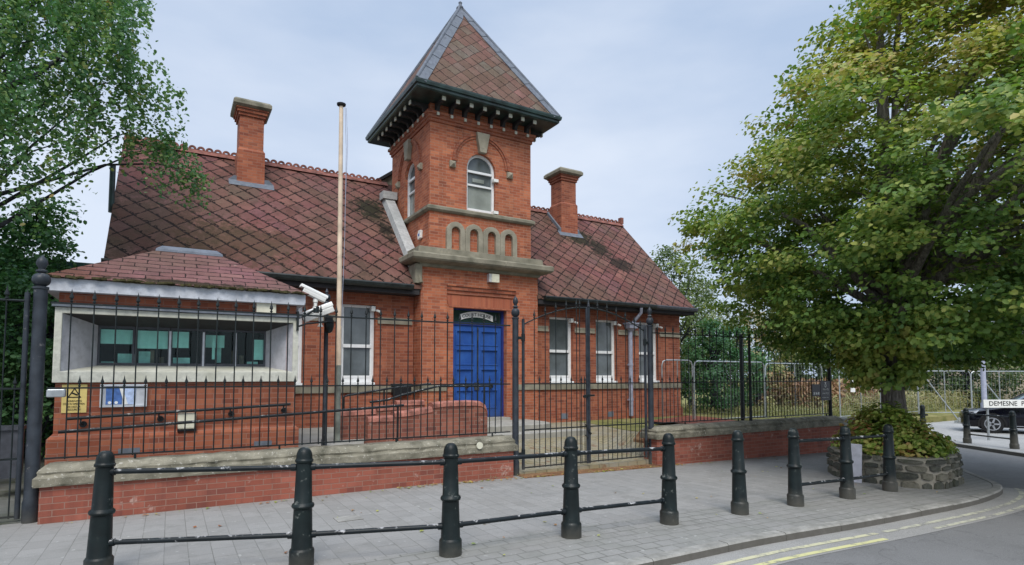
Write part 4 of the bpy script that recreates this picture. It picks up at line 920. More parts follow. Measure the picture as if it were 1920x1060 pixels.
# ------------------------------------------------------------------ street wall
def street_wall(x0, x1, label, zb):
    t = thing('street_wall', (x0, 8.5, 0), label, 'wall', 'low brick walls along the pavement')
    m = MB(); m.box(x0+.03, x1-.03, 8.5, 8.88, zb, .42); m.build('brick_base', 'brick_wall', t)
    m = MB(); m.rings([(0, .42), (.045, .422), (.05, .445), (.05, .52), (.018, .545), (.012, .56), (.02, .585), (.005, .61), (-.05, .655), (-.07, .66)], x0+.02, x1-.02, 8.5, 8.88)
    o = m.build('stone_coping', 'coping', t)
    b = bmesh.new(); b.from_mesh(o.data)
    # cut the coping into stones so that edges can wobble
    for k in range(int((x1-x0)/.12)):
        bmesh.ops.bisect_plane(b, geom=b.verts[:]+b.edges[:]+b.faces[:], plane_co=(x0+.12*(k+1), 0, 0), plane_no=(1, 0, 0))
    rr = random.Random(int(x0*10)+5)
    dz = {}
    for v in b.verts:
        if v.co.z > .43:
            kx = round(v.co.x, 3); dz.setdefault(kx, rr.uniform(-.006, .006)); v.co.z += dz[kx]+rr.uniform(-.004, .004); v.co.y += rr.uniform(-.005, .005)
    b.to_mesh(o.data); b.free(); return t
street_wall(-1.28, 5.08, 'low red brick wall with mossy coping in front of the hut', -.12)
street_wall(8.34, 14.76, 'low red brick wall with mossy coping between gate and stone planter', -.5)
m = MB(); m.box(14.78, 15.35, 8.45, 8.95, -.5, .60); tag(m.build('wall_end', 'concrete', bevel=.03), 'rough grey concrete pier ending the brick wall beside the mesh fence', 'pier')
MB()
d_ = MB(); d_.poly([[(4.37+.055*math.cos(i*.3927), .555+.055*math.sin(i*.3927)) for i in range(16)]], .02, front(8.42)); tag(d_.build('round_marker', 'creamplastic'), 'small pale round disc stuck on the wall coping', 'disc')

# ------------------------------------------------------------------ railings
FY = 8.70
def finial_bm(m, x, z, s=1.):
    m.lathe([(.008*s, -.02*s), (.018*s, -.012*s), (.018*s, .0), (.009*s, .008*s), (.011*s, .02*s), (.024*s, .035*s), (.02*s, .06*s), (.009*s, .095*s), (.004*s, .13*s), (0, .15*s)], (x, FY, z), 8)
def picket(name, x, z0, z1, s=1., par=None, r=.0085):
    m = MB(); m.cyl((x, FY, z0), (x, FY, z1), r, n=6, cap=False); finial_bm(m, x, z1, s); return m.build(name, 'iron', par)
def postbuild(m, x, r, ztop, zb):
    m.lathe([(r*1.15, zb), (r*1.15, zb+.25), (r, zb+.28), (r*.94, ztop-.42), (r*1.1, ztop-.41), (r*1.1, ztop-.385), (r*.6, ztop-.375)]+[(r*.45+r*.85*math.sin(math.pi*i/8), ztop-.375+.15*(.5-.5*math.cos(math.pi*i/8))) for i in range(1, 8)]+[(r*.45, ztop-.22), (r*.8, ztop-.205), (r*.8, ztop-.19), (r*.45, ztop-.175), (r*.5, ztop-.16), (r*.85, ztop-.11), (r*.7, ztop-.06), (r*.25, ztop-.02), (0, ztop)], (x, FY, 0), 18)
def railing(x0, x1, xs, label):
    t = thing('iron_railing', ((x0+x1)/2, FY, .66), label, 'railing', 'black iron railings on the street wall')
    m = MB()
    for z, h in ((.72, .018), (1.545, .02), (2.565, .022)): m.box(x0, x1, FY-.014, FY+.014, z-h/2, z+h/2)
    m.split('rail', 'iron', t)
    tp = picket('tall_picket', xs[0], .70, 2.60, 1., t); sp = picket('short_picket', xs[0]+.1125, .72, 1.575, .85, t)
    for k, x in enumerate(xs):
        o = tp
        if k: o = tp.copy(); C.objects.link(o); o.location.x += x-xs[0]
        o2 = sp
        if x+.1125 < x1-.03:
            if k: o2 = sp.copy(); C.objects.link(o2); o2.location.x += x-xs[0]
    m = MB()
    for k in range(int((x1-x0)/1.7)+1): m.cyl((x0+.9+1.7*k, FY, .62), (x0+.9+1.7*k, FY, .72), .014, n=8)
    m.split('foot_stay', 'iron', t)
    return t
rl = railing(-1.25, 5.10, [-1.054+.2255*i for i in range(27)], 'black spiked railing on the wall in front of the hut')
rr_ = railing(8.48, 14.66, [8.62+.2235*i for i in range(27)], 'black spiked railing on the wall right of the double gate')
m = MB(); m.lathe([(.04, .64), (.035, .8), (.03, 2.62), (.045, 2.64), (.03, 2.68), (0, 2.76)], (11.51, FY, 0), 10); m.build('post', 'iron', rr_)
m = MB(); m.lathe([(.05, .62), (.045, .8), (.042, 2.55), (.05, 2.57), (.0, 2.62)], (14.66, FY, 0), 10); m.build('post', 'iron', rr_)
tp = thing('gate_post', (-1.35, FY, 0), 'big round gate post with ball finial at the hut corner', 'gate post', 'round iron gate posts')
m = MB(); postbuild(m, -1.35, .072, 3.13, -.02); m.build('post_shaft', 'postiron', tp)
for x, ls in ((5.21, 'slimmer iron gate post with ball finial before the blue doors'), (8.41, 'slimmer iron gate post with ball finial beside the grey downpipe')):
    t = thing('gate_post', (x, FY, 0), ls, 'gate post', 'round iron gate posts'); m = MB(); postbuild(m, x, .058, 3.10, gz(x)-.02); m.build('post_shaft', 'postiron', t)
def gate(x0, x1, xs, ztop, label, hinge):
    t = thing('iron_gate', (hinge, FY, 0), label, 'gate', 'leaves of the iron gates')
    m = MB()
    for x in (x0, x1): m.cyl((x, FY, .05), (x, FY, ztop(x)+(.10 if x == hinge else .0)), .027, n=10)
    m.cyl((hinge, FY, ztop(hinge)+.02), (hinge, FY, ztop(hinge)+.16), .018, .0, 8)
    m.split('stile', 'postiron', t)
    m = MB()
    for z in (.08, .735, 1.545): m.box(x0, x1, FY-.014, FY+.014, z-.011, z+.011)
    n = 14; pts = [(x0+(x1-x0)*i/n, FY, ztop(x0+(x1-x0)*i/n)) for i in range(n+1)]; m.tube(pts, .013, 6)
    m.split('rail', 'iron', t)
    for x in xs:
        z = ztop(x)+.03; picket('tall_picket', x, .06, z, 1., t)
        for q in (.11,):
            if min(x0, x1)+.03 < x+q < max(x0, x1)-.03: picket('short_picket', x+q, .06, 1.575, .85, t)
    return t
def archz(x):
    u = (x-6.81)/1.5; return 2.56+.42*math.cos(min(abs(u), 1)*math.pi/2)**.9
g1 = gate(5.37, 6.79, [5.37+.235*i for i in range(1, 6)]+[6.62], archz, 'hut-side leaf of the arched double iron gate', 5.37)
g2 = gate(6.83, 8.27, [7.05+.235*i for i in range(0, 5)]+[8.15], archz, 'planter-side leaf of the arched double iron gate', 8.27)
m = MB(); m.box(6.785, 6.835, FY-.04, FY-.02, .1, 3.0); m.lathe([(.03, 0), (.02, .05), (0, .15)], (6.81, FY-.03, 3.0), 8); m.build('meeting_bar', 'postiron', g2)
m = MB(); m.box(6.70, 6.93, FY-.05, FY-.03, 1.30, 1.335); m.cyl((6.70, FY-.06, 1.3), (6.70, FY-.02, 1.3), .03); m.build('gate_latch', 'iron', g2)
# padlock chain
m = MB()
for i in range(26):
    a = i*.9; m.cyl((6.70+.006*i % .12, FY-.05, .78-.012*i*.8), (6.73+.006*i % .12+.02*math.sin(a), FY-.055, .775-.012*i*.8-.012), .007, n=5)
tag(m.build('gate_chain', 'iron'), 'loose dark chain wrapped round the double gate uprights', 'chain')
for gx, pxx in ((5.37, 5.21), (8.27, 8.41)):
    m = MB()
    for z in (.3, 2.33): m.box(min(gx, pxx), max(gx, pxx), FY-.02, FY+.02, z, z+.05); m.cyl((gx, FY, z-.03), (gx, FY, z+.1), .035)
    m.split('hinge', 'iron', g1 if gx < 6 else g2)
lg = gate(-3.4, -1.47, [-1.655-.225*i for i in range(8)], lambda x: 2.57, 'straight iron driveway gate at the edge beside the big round post', -1.47)
# bits on the left post
m = MB(); m.poly([rect(-1.24, -1.06, 1.44, 1.535)], .10, front(FY-.13)); tag(m.build('letter_box', 'galv', bevel=.015), 'small grey metal intercom box fixed beside the big round post', 'intercom')
# black signs on the right railing
for (x0, x1, z0, z1, lab) in ((13.83, 14.165, 1.17, 1.47, 'smaller black sign with white blocks on the railing'), (14.19, 14.60, 1.06, 1.545, 'taller black sign with a crest and white lettering on the railing')):
    o = MB().box(x0, x1, FY-.045, FY-.03, z0, z1).build('sign', 'sign_black'); o.name = 'railing_sign'; tag(o, lab, 'sign')
    if x1 < 14.18:
        m = MB(); [m.box(x0+.05+i*.09, x0+.11+i*.09, FY-.049, FY-.0455, z0+.04, z0+.10) for i in range(3)]; m.build('white_blocks', 'white', o)
    else:
        m = MB(); m.poly([[(14.395+.04*math.cos(i*.5236), 1.44+.055*math.sin(i*.5236)) for i in range(12)], [(14.395+.022*math.cos(i*.5236), 1.44+.032*math.sin(i*.5236)) for i in range(12)]], .003, front(FY-.049)); m.box(14.36, 14.43, FY-.049, FY-.0455, 1.495, 1.515); m.build('crest', 'white', o)
        text('sign_lettering', 'PRIVATE', .075, (14.395, FY-.048, 1.33), (math.pi/2, 0, 0), 'white', o, sx=.9); text('sign_lettering', 'CAR PARK', .07, (14.395, FY-.048, 1.235), (math.pi/2, 0, 0), 'white', o, sx=.9); text('sign_lettering', 'AUTHORISED ONLY', .04, (14.395, FY-.048, 1.13), (math.pi/2, 0, 0), 'white', o, sx=.8)
# second post behind the railing
m = MB(); m.lathe([(.055, .3), (.05, 2.9), (.0, 2.95)], (14.45, 11.2, 0), 10); tag(m.build('old_fence_post', 'iron'), 'lone dark round post standing behind the right railing', 'post')

# ------------------------------------------------------------------ bollards and their bars
def bollard_mesh(h=1.05):
    m = MB(); s = h/1.05
    m.lathe([(.108, -.05), (.108, .135), (.100, .150), (.094, .155), (.092, .16), (.080, .50), (.080, .505), (.094, .515), (.099, .53), (.094, .545), (.081, .555), (.078, .56), (.067, .905), (.067, .91), (.078, .918), (.080, .935), (.072, .945), (.070, .955), (.068, .985), (.060, 1.012), (.047, 1.034), (.028, 1.047), (0, 1.05)], (0, 0, 0), 28)
    return m
BP = [(-.48, 6.12), (1.06, 5.50), (2.34, 5.11), (3.70, 5.03), (5.08, 4.98), (6.28, 4.94), (7.42, 4.93), (8.62, 4.90), (9.86, 4.93), (21.6, 9.7), (20.61, 8.08), (20.0, 6.75)]
BL = ['nearest black bollard, its foot cut off by the bottom edge', 'second nearest black bollard, broad and close, barred on both sides', 'black bollard before the wall end left of the double gate', 'black bollard in front of the closed double gate', 'black bollard at the end of the long bar run before the right gate post',
      'black bollard standing free without any bars', 'black bollard that starts the short barred run near the planter', 'middle black bollard of the short run, next to the grey box', 'black bollard against the stone planter wall',
      'far free-standing black bollard across the side street by the weeds', 'far black bollard just before the front wheel of the car', 'far black bollard at the picture edge beside the car door']
mb = bollard_mesh().build('bollard', 'bollard', angle=35)
for i, ((x, y), l_) in enumerate(zip(BP, BL)):
    o = mb if i == 0 else mb.copy()
    if i: C.objects.link(o)
    o.location = (x, y, gz(x)); o.rotation_euler = (R(random.uniform(-1.1, 1.1)), R(random.uniform(-1.1, 1.1)), random.random()*6); tag(o, l_, 'bollard', 'black cast iron bollards')
names = ['first', 'second', 'third', 'fourth']
RL = {(0, 1): 'nearest and second nearest bollards', (1, 2): 'second nearest bollard and the one before the wall end', (2, 3): 'wall-end bollard and the gate bollard', (3, 4): 'gate bollard and the end of the long run', (6, 7): 'short-run starter and middle bollard', (7, 8): 'middle short-run bollard and the planter bollard', (10, 11): 'two far bollards by the car'}
for (i, j), w in RL.items():
    a, b = BP[i], BP[j]; d = Vector((b[0]-a[0], b[1]-a[1], 0)).normalized()
    for z, nm in ((.87, 'Upper'), (.27, 'Lower')):
        p = Vector((a[0], a[1], gz(a[0])+z))+d*.06; q = Vector((b[0], b[1], gz(b[0])+z))-d*.06
        m = MB(); m.cyl(p, q, .0225, n=12); rad = .07 if z > .5 else .085
        for c, s_ in ((p, d), (q, -d)): m.cyl(c, c+s_*(rad-.06+.035), .032, n=12)
        tag(m.build('cross_bar', 'rail'), f'{nm.lower()} scuffed black bar between the {w}', 'bar', 'bars between the bollards')

# ------------------------------------------------------------------ planter, cabinet
PX, PY_, PR = 11.30, 5.58, .99
plt = thing('stone_planter', (PX, PY_, gz(PX)), 'round rubble stone planter wall under the big tree', 'planter')
n = 40; wob = [1+.06*math.sin(3*t*2*math.pi/n+2.2)+.04*math.sin(5*t*2*math.pi/n) for t in range(n)]; rws = []
for (dr, z) in ((.0, -.45), (.0, .0), (-.01, .27), (-.03, .335), (-.12, .345), (-.22, .34), (-.30, .30), (-.30, .0)):
    rws += [(PX+(PR*wob[i]+dr)*math.cos(2*math.pi*i/n), PY_+(PR*wob[i]+dr)*math.sin(2*math.pi*i/n), z+(rng.uniform(-.012, .012) if z > .3 else 0)) for i in range(n)]
m = MB(); m.add(rws, [(k*n+i, k*n+(i+1) % n, (k+1)*n+(i+1) % n, (k+1)*n+i) for k in range(7) for i in range(n)], True); m.build('mortar_core', 'mortar', plt, angle=50)
rs = random.Random(11); m = MB(); rad = lambda a: PR*(1+.06*math.sin(3*a+2.2)+.04*math.sin(5*a))
zrow = [-.22, -.03, .12, .235, .335]
for r_ in range(4):
    a = rs.random()*.3; end = a+2*math.pi
    while a < end-.05:
        w_ = min(rs.uniform(.13, .42)/PR, end-a); cz = (zrow[r_]+zrow[r_+1])/2+rs.uniform(-.012, .012); hh = (zrow[r_+1]-zrow[r_])/2-.012+rs.uniform(-.012, .010); hw = w_/2-.013; ca_ = a+w_/2; K_ = 10; o_ = rs.uniform(.015, .045); vs = []
        pts = []
        for k in range(K_):
            t = 2*math.pi*(k+rs.uniform(-.25, .25))/K_; q = 1/max(abs(math.cos(t)), abs(math.sin(t)))**.8; pts.append((math.cos(t)*q*hw*rs.uniform(.86, 1.04), math.sin(t)*q*hh*rs.uniform(.84, 1.06)))
        for sc, oo in ((1., -.02), (1., .006), (.86, o_)):
            for (u, v) in pts:
                al = ca_+u*sc; rr__ = rad(al)+oo+(rs.uniform(-.006, .006) if sc < 1 else 0); vs.append((PX+rr__*math.cos(al), PY_+rr__*math.sin(al), cz+v*sc))
        m.add(vs, [(k, (k+1) % K_, K_+(k+1) % K_, K_+k) for k in range(K_)]+[(K_+k, K_+(k+1) % K_, 2*K_+(k+1) % K_, 2*K_+k) for k in range(K_)]+[tuple(range(2*K_, 3*K_))], False)
        a += w_
m.build('rubble_facing', 'rubble', plt, recalc=True)
m = MB(); m.lathe([(0, .42), (.5, .40), (.78, .31), (.84, .1)], (PX, PY_, 0), 24); m.build('planter_soil', 'dirt', plt)
m = MB(); m.poly([[(-.085, 0), (.085, 0), (.085, .67), (-.085, .67)]], .10, lambda u, v, d: (u, d, v)); o = m.build('utility_cabinet', 'render', bevel=.012); o.location = (10.16, 5.62, gz(10.2)-.02); o.rotation_euler = (R(-4), R(2), R(-60)); tag(o, 'narrow pale grey marker box behind the middle short-run bollard', 'box')

# ------------------------------------------------------------------ foliage
def leaf_cloud(name, cen, nrm, size, tone, mat, parent=None, ratio=.85, fold=.25):
    """one mesh of small folded leaves: cen (N,3), nrm (N,3), size (N,), tone (N,)"""
    N = len(cen); nrm = nrm/np.linalg.norm(nrm, axis=1, keepdims=True)
    t = rng.normal(size=(N, 3)); t -= nrm*(t*nrm).sum(1, keepdims=True); t /= np.linalg.norm(t, axis=1, keepdims=True); b = np.cross(nrm, t)
    T = np.array([(-.5, 0, 0), (-.22, .42, 1), (.2, .36, 1), (.55, 0, 0), (.2, -.36, 1), (-.22, -.42, 1)])
    V = cen[:, None, :]+size[:, None, None]*(T[None, :, 0, None]*t[:, None, :]+T[None, :, 1, None]*ratio*b[:, None, :]+T[None, :, 2, None]*fold*.4*nrm[:, None, :])
    V = V.reshape(-1, 3); F = (np.arange(N)[:, None]*6+np.array([0, 3, 2, 1, 0, 5, 4, 3])[None, :]).reshape(-1)
    me = bpy.data.meshes.new(name); me.vertices.add(N*6); me.vertices.foreach_set('co', V.ravel().astype(np.float32))
    me.loops.add(N*8); me.loops.foreach_set('vertex_index', F.astype(np.int32)); me.polygons.add(N*2); me.polygons.foreach_set('loop_start', np.arange(N*2, dtype=np.int32)*4)
    at = me.attributes.new('tone', 'FLOAT', 'POINT'); at.data.foreach_set('value', np.repeat(np.clip(tone, 0, 1), 6).astype(np.float32))
    me.update(); me.validate(); me.materials.append(M[mat]); o = bpy.data.objects.new(name, me); C.objects.link(o)
    if parent: o.parent = parent; o.matrix_parent_inverse = parent_inv(parent)
    return o
def clumps(cc, rad, nper, flat=.45, up=.75, center=None, size=.1, tone=None, tvar=.12):
    K = len(cc); n = nper if np.ndim(nper) else np.full(K, nper); idx = np.repeat(np.arange(K), n); N = len(idx)
    d = rng.normal(size=(N, 3)); d /= np.linalg.norm(d, axis=1, keepdims=True); r = rng.random(N)**.55
    off = d*r[:, None]*rad[idx][:, None]; off[:, 2] *= flat
    c = cc[idx]+off; out = cc-center if center is not None else np.zeros((K, 3)); out = out/(np.linalg.norm(out, axis=1, keepdims=True)+1e-6)
    nr = np.array([0, 0, up])+out[idx]*.45+d*.35+rng.normal(size=(N, 3))*.4
    tn = (tone[idx] if tone is not None else .4)+rng.normal(size=N)*tvar
    return c, nr, size*rng.uniform(.65, 1.25, N), tn
def limbs(m, base, targets, zstart, r0):
    for tg in targets:
        tg = Vector(tg); s0 = Vector((base[0], base[1], zstart+random.uniform(-.6, 1.2)*(.4 if zstart < 3 else 1))); mid_ = s0.lerp(tg, .5)+Vector((random.uniform(-.3, .3), random.uniform(-.3, .3), .25*(tg-s0).length*.4))
        pts = [s0.lerp(mid_, t) for t in (0, .5)]+[mid_, mid_.lerp(tg, .5)+Vector((random.uniform(-.1, .1), random.uniform(-.1, .1), .08)), tg]; m.tube(pts, [r0, r0*.7, r0*.5, r0*.3, r0*.1], 6)
# --- the big lime tree
TX, TY = 11.55, 5.65
lime = thing('lime_tree', (TX, TY, .3), 'huge broad leafy lime tree rising from the stone planter', 'tree')
prof_z = [2.1, 2.7, 3.4, 4.1, 4.8, 5.6, 6.4, 7.2, 8.2, 9.4, 10.5, 12.0, 13.0]; prof_r = [2.1, 3.4, 4.2, 4.55, 4.7, 4.4, 3.95, 3.3, 2.5, 1.45, 1.1, .6, .2]; DXT, DYT = 1.30, -.78
K = 2000; zz = 2.2+10.6*rng.random(K*3)**1.15; az = rng.random(K*3)*2*math.pi; Rm = np.interp(zz, prof_z, prof_r); keep = rng.random(K*3) < Rm/5.0; zz = zz[keep][:K]; az = az[keep][:K]; Rm = Rm[keep][:K]; K = len(zz)
Rm = Rm*1.0*(1+.10*np.sin(az*5+zz*1.7)+.08*np.sin(az*9-zz*2.3)+.06*np.sin(az*14+zz*4.1))
rr_f = np.where(rng.random(K) < .72, rng.uniform(.74, 1.0, K), rng.uniform(.2, .74, K))
cc = np.stack([TX+DXT+Rm*rr_f*np.cos(az), TY+DYT+Rm*rr_f*np.sin(az), zz-.25*rr_f], 1)
gap = np.array([mnoise.noise(Vector((p[0]*.75, p[1]*.75, p[2]*1.15))) for p in cc]); rr_f = rr_f
hide = (gap < -.27) | (cc[:, 2] < 2.75) & (np.hypot(cc[:, 0]-TX, cc[:, 1]-TY) < 1.0); cc = cc[~hide]; rf = rr_f[~hide]; K = len(cc)
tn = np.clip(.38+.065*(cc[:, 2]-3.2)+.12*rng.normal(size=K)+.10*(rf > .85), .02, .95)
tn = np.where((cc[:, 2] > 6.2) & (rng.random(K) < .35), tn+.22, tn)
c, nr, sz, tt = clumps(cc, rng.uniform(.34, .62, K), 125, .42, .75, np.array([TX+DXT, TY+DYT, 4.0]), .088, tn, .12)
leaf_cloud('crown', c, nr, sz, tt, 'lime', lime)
# outlying sprays so that the edge is feathery
kk = 380; z2 = rng.uniform(2.6, 10.5, kk); a2 = rng.random(kk)*2*math.pi; R2 = np.interp(z2, prof_z, prof_r)*(1+.10*np.sin(a2*5+z2*1.7))
pts_ = []
for z, a, r in zip(z2, a2, R2):
    st = np.array([TX+DXT+r*.9*math.cos(a), TY+DYT+r*.9*math.sin(a), z]); L_ = rng.uniform(.35, .95)
    for j in range(14): pts_.append(st+np.array([math.cos(a), math.sin(a), .15-.4*j/14])*L_*j/14+rng.normal(size=3)*.045)
pts_ = np.array(pts_); leaf_cloud('leaf_sprays', pts_, rng.normal(size=pts_.shape)*.5+np.array([0, 0, .7]), rng.uniform(.07, .105, len(pts_)), .38+.16*rng.normal(size=len(pts_)), 'lime', lime)
m = MB(); m.tube([(TX, TY, .2), (TX+.02, TY, .8), (TX-.03, TY, 1.4), (TX, TY, 2.2), (TX+.05, TY+.02, 3.4), (TX, TY, 6), (TX, TY, 9.5)], [.28, .215, .19, .185, .17, .12, .03], 18)
sel = cc[rng.permutation(K)[:46]]; limbs(m, (TX, TY), [s_ for s_ in sel if s_[2] > 2.6], 3.0, .10); m.tube([(TX-.26, TY-.02, .3), (TX-.26, TY-.05, 1.3), (TX-.15, TY-.1, 2.1)], [.035, .03, .025], 8)
m.build('trunk', 'bark', lime)
# epicormic skirt on the trunk
K = 130; a = rng.random(K)*2*math.pi; zk = rng.uniform(1.5, 2.8, K); r = rng.uniform(.22, .6, K)+.35*np.maximum(zk-1.6, 0); cc2 = np.stack([TX+r*np.cos(a)-.12, TY+r*np.sin(a), zk], 1)
c, nr, sz, tt = clumps(cc2, np.full(K, .26), 46, .7, .5, np.array([TX, TY, 2.0]), .10, .60+.08*rng.normal(size=K), .10); leaf_cloud('trunk_shoots', c, nr, sz, tt, 'lime', lime)
# shrubby growth in the planter
sh = thing('planter_shrub', (TX, TY, .3), 'spreading yellow-green shoots and brown leaves filling the stone planter', 'shrub')
K = 190; a = rng.random(K)*2*math.pi; r = 1.0*np.sqrt(rng.random(K)); zk = .38+.86*(1-(r/1.0)**1.5)*rng.uniform(.35, 1, K); r = r*.87; cc2 = np.stack([PX+.03+r*np.cos(a)-.22*(zk-.4), PY_+r*np.sin(a)+.13*(zk-.4), zk], 1)
c, nr, sz, tt = clumps(cc2, np.full(K, .20), 46, .65, .8, np.array([PX, PY_, .2]), .080, .46+.18*rng.normal(size=K)+.25*(cc2[:, 0] > PX+.35), .14); leaf_cloud('foliage', c, nr, sz, tt, 'autumn', sh)
m = MB()
for p in cc2[:40]: m.tube([(PX+(p[0]-PX)*.4, PY_+(p[1]-PY_)*.4, .3), tuple(p)], [.012, .005], 5)
m.build('stem', 'bark', sh)
# dead leaves lying about
K = 260; a = rng.random(K)*2*math.pi; r = 1.0+.0*a; xs_ = np.concatenate([PX+rng.uniform(.2, .85, 120)*np.cos(a[:120]), rng.uniform(3, 9, 140)]); ys_ = np.concatenate([PY_+rng.uniform(.2, .85, 120)*np.sin(a[:120]), 8.40+.12*rng.random(140)-.06])
zs_ = np.concatenate([np.full(120, .37), np.array([gz(x) for x in xs_[120:]])+.012]); leaf_cloud('fallen_leaves', np.stack([xs_, ys_, zs_], 1), np.stack([rng.normal(size=K)*.2, rng.normal(size=K)*.2, np.ones(K)], 1), rng.uniform(.03, .07, K), .85+.15*rng.normal(size=K), 'autumn')
tag(bpy.data.objects['fallen_leaves'], kind='stuff')

# --- the birch on the left
birch = thing('birch_tree', (-3.0, 12.6, .05), 'tall drooping birch tree overhanging the courthouse roof at its gable', 'tree')
BXC = np.array([-2.9, 12.4, 0])
# crown blobs (x, y, z, radius)
blobs = [(-2.6, 12.4, 9.5, 1.5), (-1.6, 12.2, 8.4, 1.2), (-1.1, 11.7, 7.9, .9), (-2.9, 12.0, 7.6, 1.5), (-1.9, 11.6, 7.1, 1.1), (-1.0, 11.9, 7.0, .75), (-.45, 11.9, 6.9, .55), (-3.9, 12.4, 8.2, 1.5), (-3.3, 11.4, 6.1, 1.1), (-2.2, 11.3, 6.0, 1.0),
         (-1.3, 11.7, 6.3, .65), (-.55, 12.1, 6.15, .5), (-.05, 12.3, 5.95, .42), (.3, 12.5, 5.6, .28), (-2.9, 11.0, 5.0, .8), (-2.1, 11.2, 5.0, .55), (-1.45, 11.4, 5.5, .35), (-3.6, 11.6, 4.6, .9), (-4.6, 12.5, 6.5, 1.5), (-3.2, 13.6, 9.0, 1.6), (-2.4, 13.8, 10.8, 1.3), (-3.6, 13.0, 11.2, 1.2),
         (-4.8, 13.4, 8.8, 1.4), (-3.0, 14.2, 7.2, 1.3), (-1.9, 13.2, 9.4, 1.0), (-1.2, 12.8, 8.9, .6), (-5.2, 11.8, 5.2, 1.0)]
cen_, ton_ = [], []   # drooping twigs
for (x, y, z, r) in blobs:
    ns = int(40*r*r+12)
    for _ in range(ns):
        d = rng.normal(size=3); d /= np.linalg.norm(d); q = np.array([x, y, z])+d*r*rng.random()**.45*np.array([1, 1, .75]); Lh = rng.uniform(.4, 1.15)*min(1, .5+r*.6); k = int(Lh*46); tdir = rng.normal(size=2)*.16; tb = .42+.14*rng.normal()
        for j in range(k):
            s_ = j/k; cen_.append(q+np.array([tdir[0]*s_, tdir[1]*s_, -Lh*s_*s_])+rng.normal(size=3)*.05); ton_.append(tb)
cen_ = np.array(cen_); leaf_cloud('crown', cen_, rng.normal(size=cen_.shape)*.7+np.array([0, -.1, .4]), rng.uniform(.05, .088, len(cen_)), np.array(ton_)+.14*rng.normal(size=len(cen_)), 'birch', birch, ratio=.8)
m = MB(); m.tube([(-3.05, 12.6, -.1), (-2.98, 12.6, 2), (-2.9, 12.5, 4.5), (-2.75, 12.5, 7), (-2.7, 12.6, 9.5), (-2.7, 12.7, 11)], [.17, .15, .13, .09, .05, .02], 12)
for (x, y, z, r) in blobs: limbs(m, (-2.85, 12.5), [(x, y, z)], max(3.5, z-1.6), .04)
m.tube([(-4.2, 12.2, 6.4), (-3.4, 12.0, 6.1), (-2.6, 11.6, 6.05), (-2.0, 11.5, 6.4), (-1.6, 11.6, 7.0)], [.07, .06, .05, .04, .02], 8)
m.build('trunk', 'darkbark', birch)

# --- dark hedge and ivy behind the left gate
def hedge(name, boxes, n, size, mat, label, cat, tone=.35, group=None):
    cs = []
    for (x0, x1, y0, y1, z0, z1, w) in boxes:
        k = int(n*w); p = np.stack([rng.uniform(x0, x1, k), rng.uniform(y0, y1, k), z0+(z1-z0)*rng.random(k)**.8], 1); cs.append(p)
    cs = np.concatenate(cs); K = len(cs); t = thing(name, (float(cs[:, 0].mean()), float(cs[:, 1].mean()), 0), label, cat, group)
    c, nr, sz, tt = clumps(cs, rng.uniform(.2, .45, K), 55, .8, .5, None, size, tone+.14*rng.normal(size=K), .1); leaf_cloud('foliage', c, nr, sz, tt, mat, t)
    m = MB()
    for i in range(0, K, 9): m.tube([(cs[i][0]*.7+cs[:, 0].mean()*.3, cs[i][1], 0), tuple(cs[i])], [.025, .008], 5)
    m.build('stem', 'darkbark', t); return t
hedge('ivy_thicket', [(-4.8, -1.75, 13.8, 15.4, .3, 4.6, 1.0), (-3.2, -1.9, 12.9, 13.9, .6, 3.6, .6), (-6.5, -4.5, 13.0, 14.2, .3, 5.2, .5), (-1.9, -1.5, 13.4, 14.4, .3, 3.6, .12), (-3.4, -2.0, 14.4, 15.4, 3.6, 5.2, .35)], 190, .085, 'hedge', 'dense dark green thicket behind the driveway gate', 'shrub', .35)
hedge('low_hedge', [(-4.6, -2.35, 10.6, 11.5, .2, 2.3, 1.)], 70, .075, 'hedge', 'dark bushes low beside the driveway behind the straight gate', 'shrub', .2)
m = MB(); m.tube([(-2.45, 10.9, 0), (-2.5, 10.9, 1.6), (-2.42, 10.95, 3.2), (-2.3, 11.1, 4.2)], [.16, .14, .12, .06], 10); tag(m.build('bare_trunk', 'darkbark'), 'dark bare tree trunk right behind the driveway gate', 'tree trunk')
ob = thing('outbuilding', (-3, 16.5, 0), 'low outbuilding with teal roof edge behind the hut', 'outbuilding')
MB().box(-6.0, -1.45, 15.6, 19, -.1, 3.9).build('wall', 'darkbark', ob); MB().box(-6.1, -1.25, 15.5, 19.1, 3.905, 4.15).build('roof_edge', 'copper', ob)
m = MB(); m.box(-2.05, -1.75, 10.3, 10.6, .3, .95); m.box(-2.08, -1.72, 10.27, 10.63, .952, 1.0); tag(m.build('storage_bin', 'gutter_end'), 'dim grey bin partly hidden behind the big round post', 'bin')

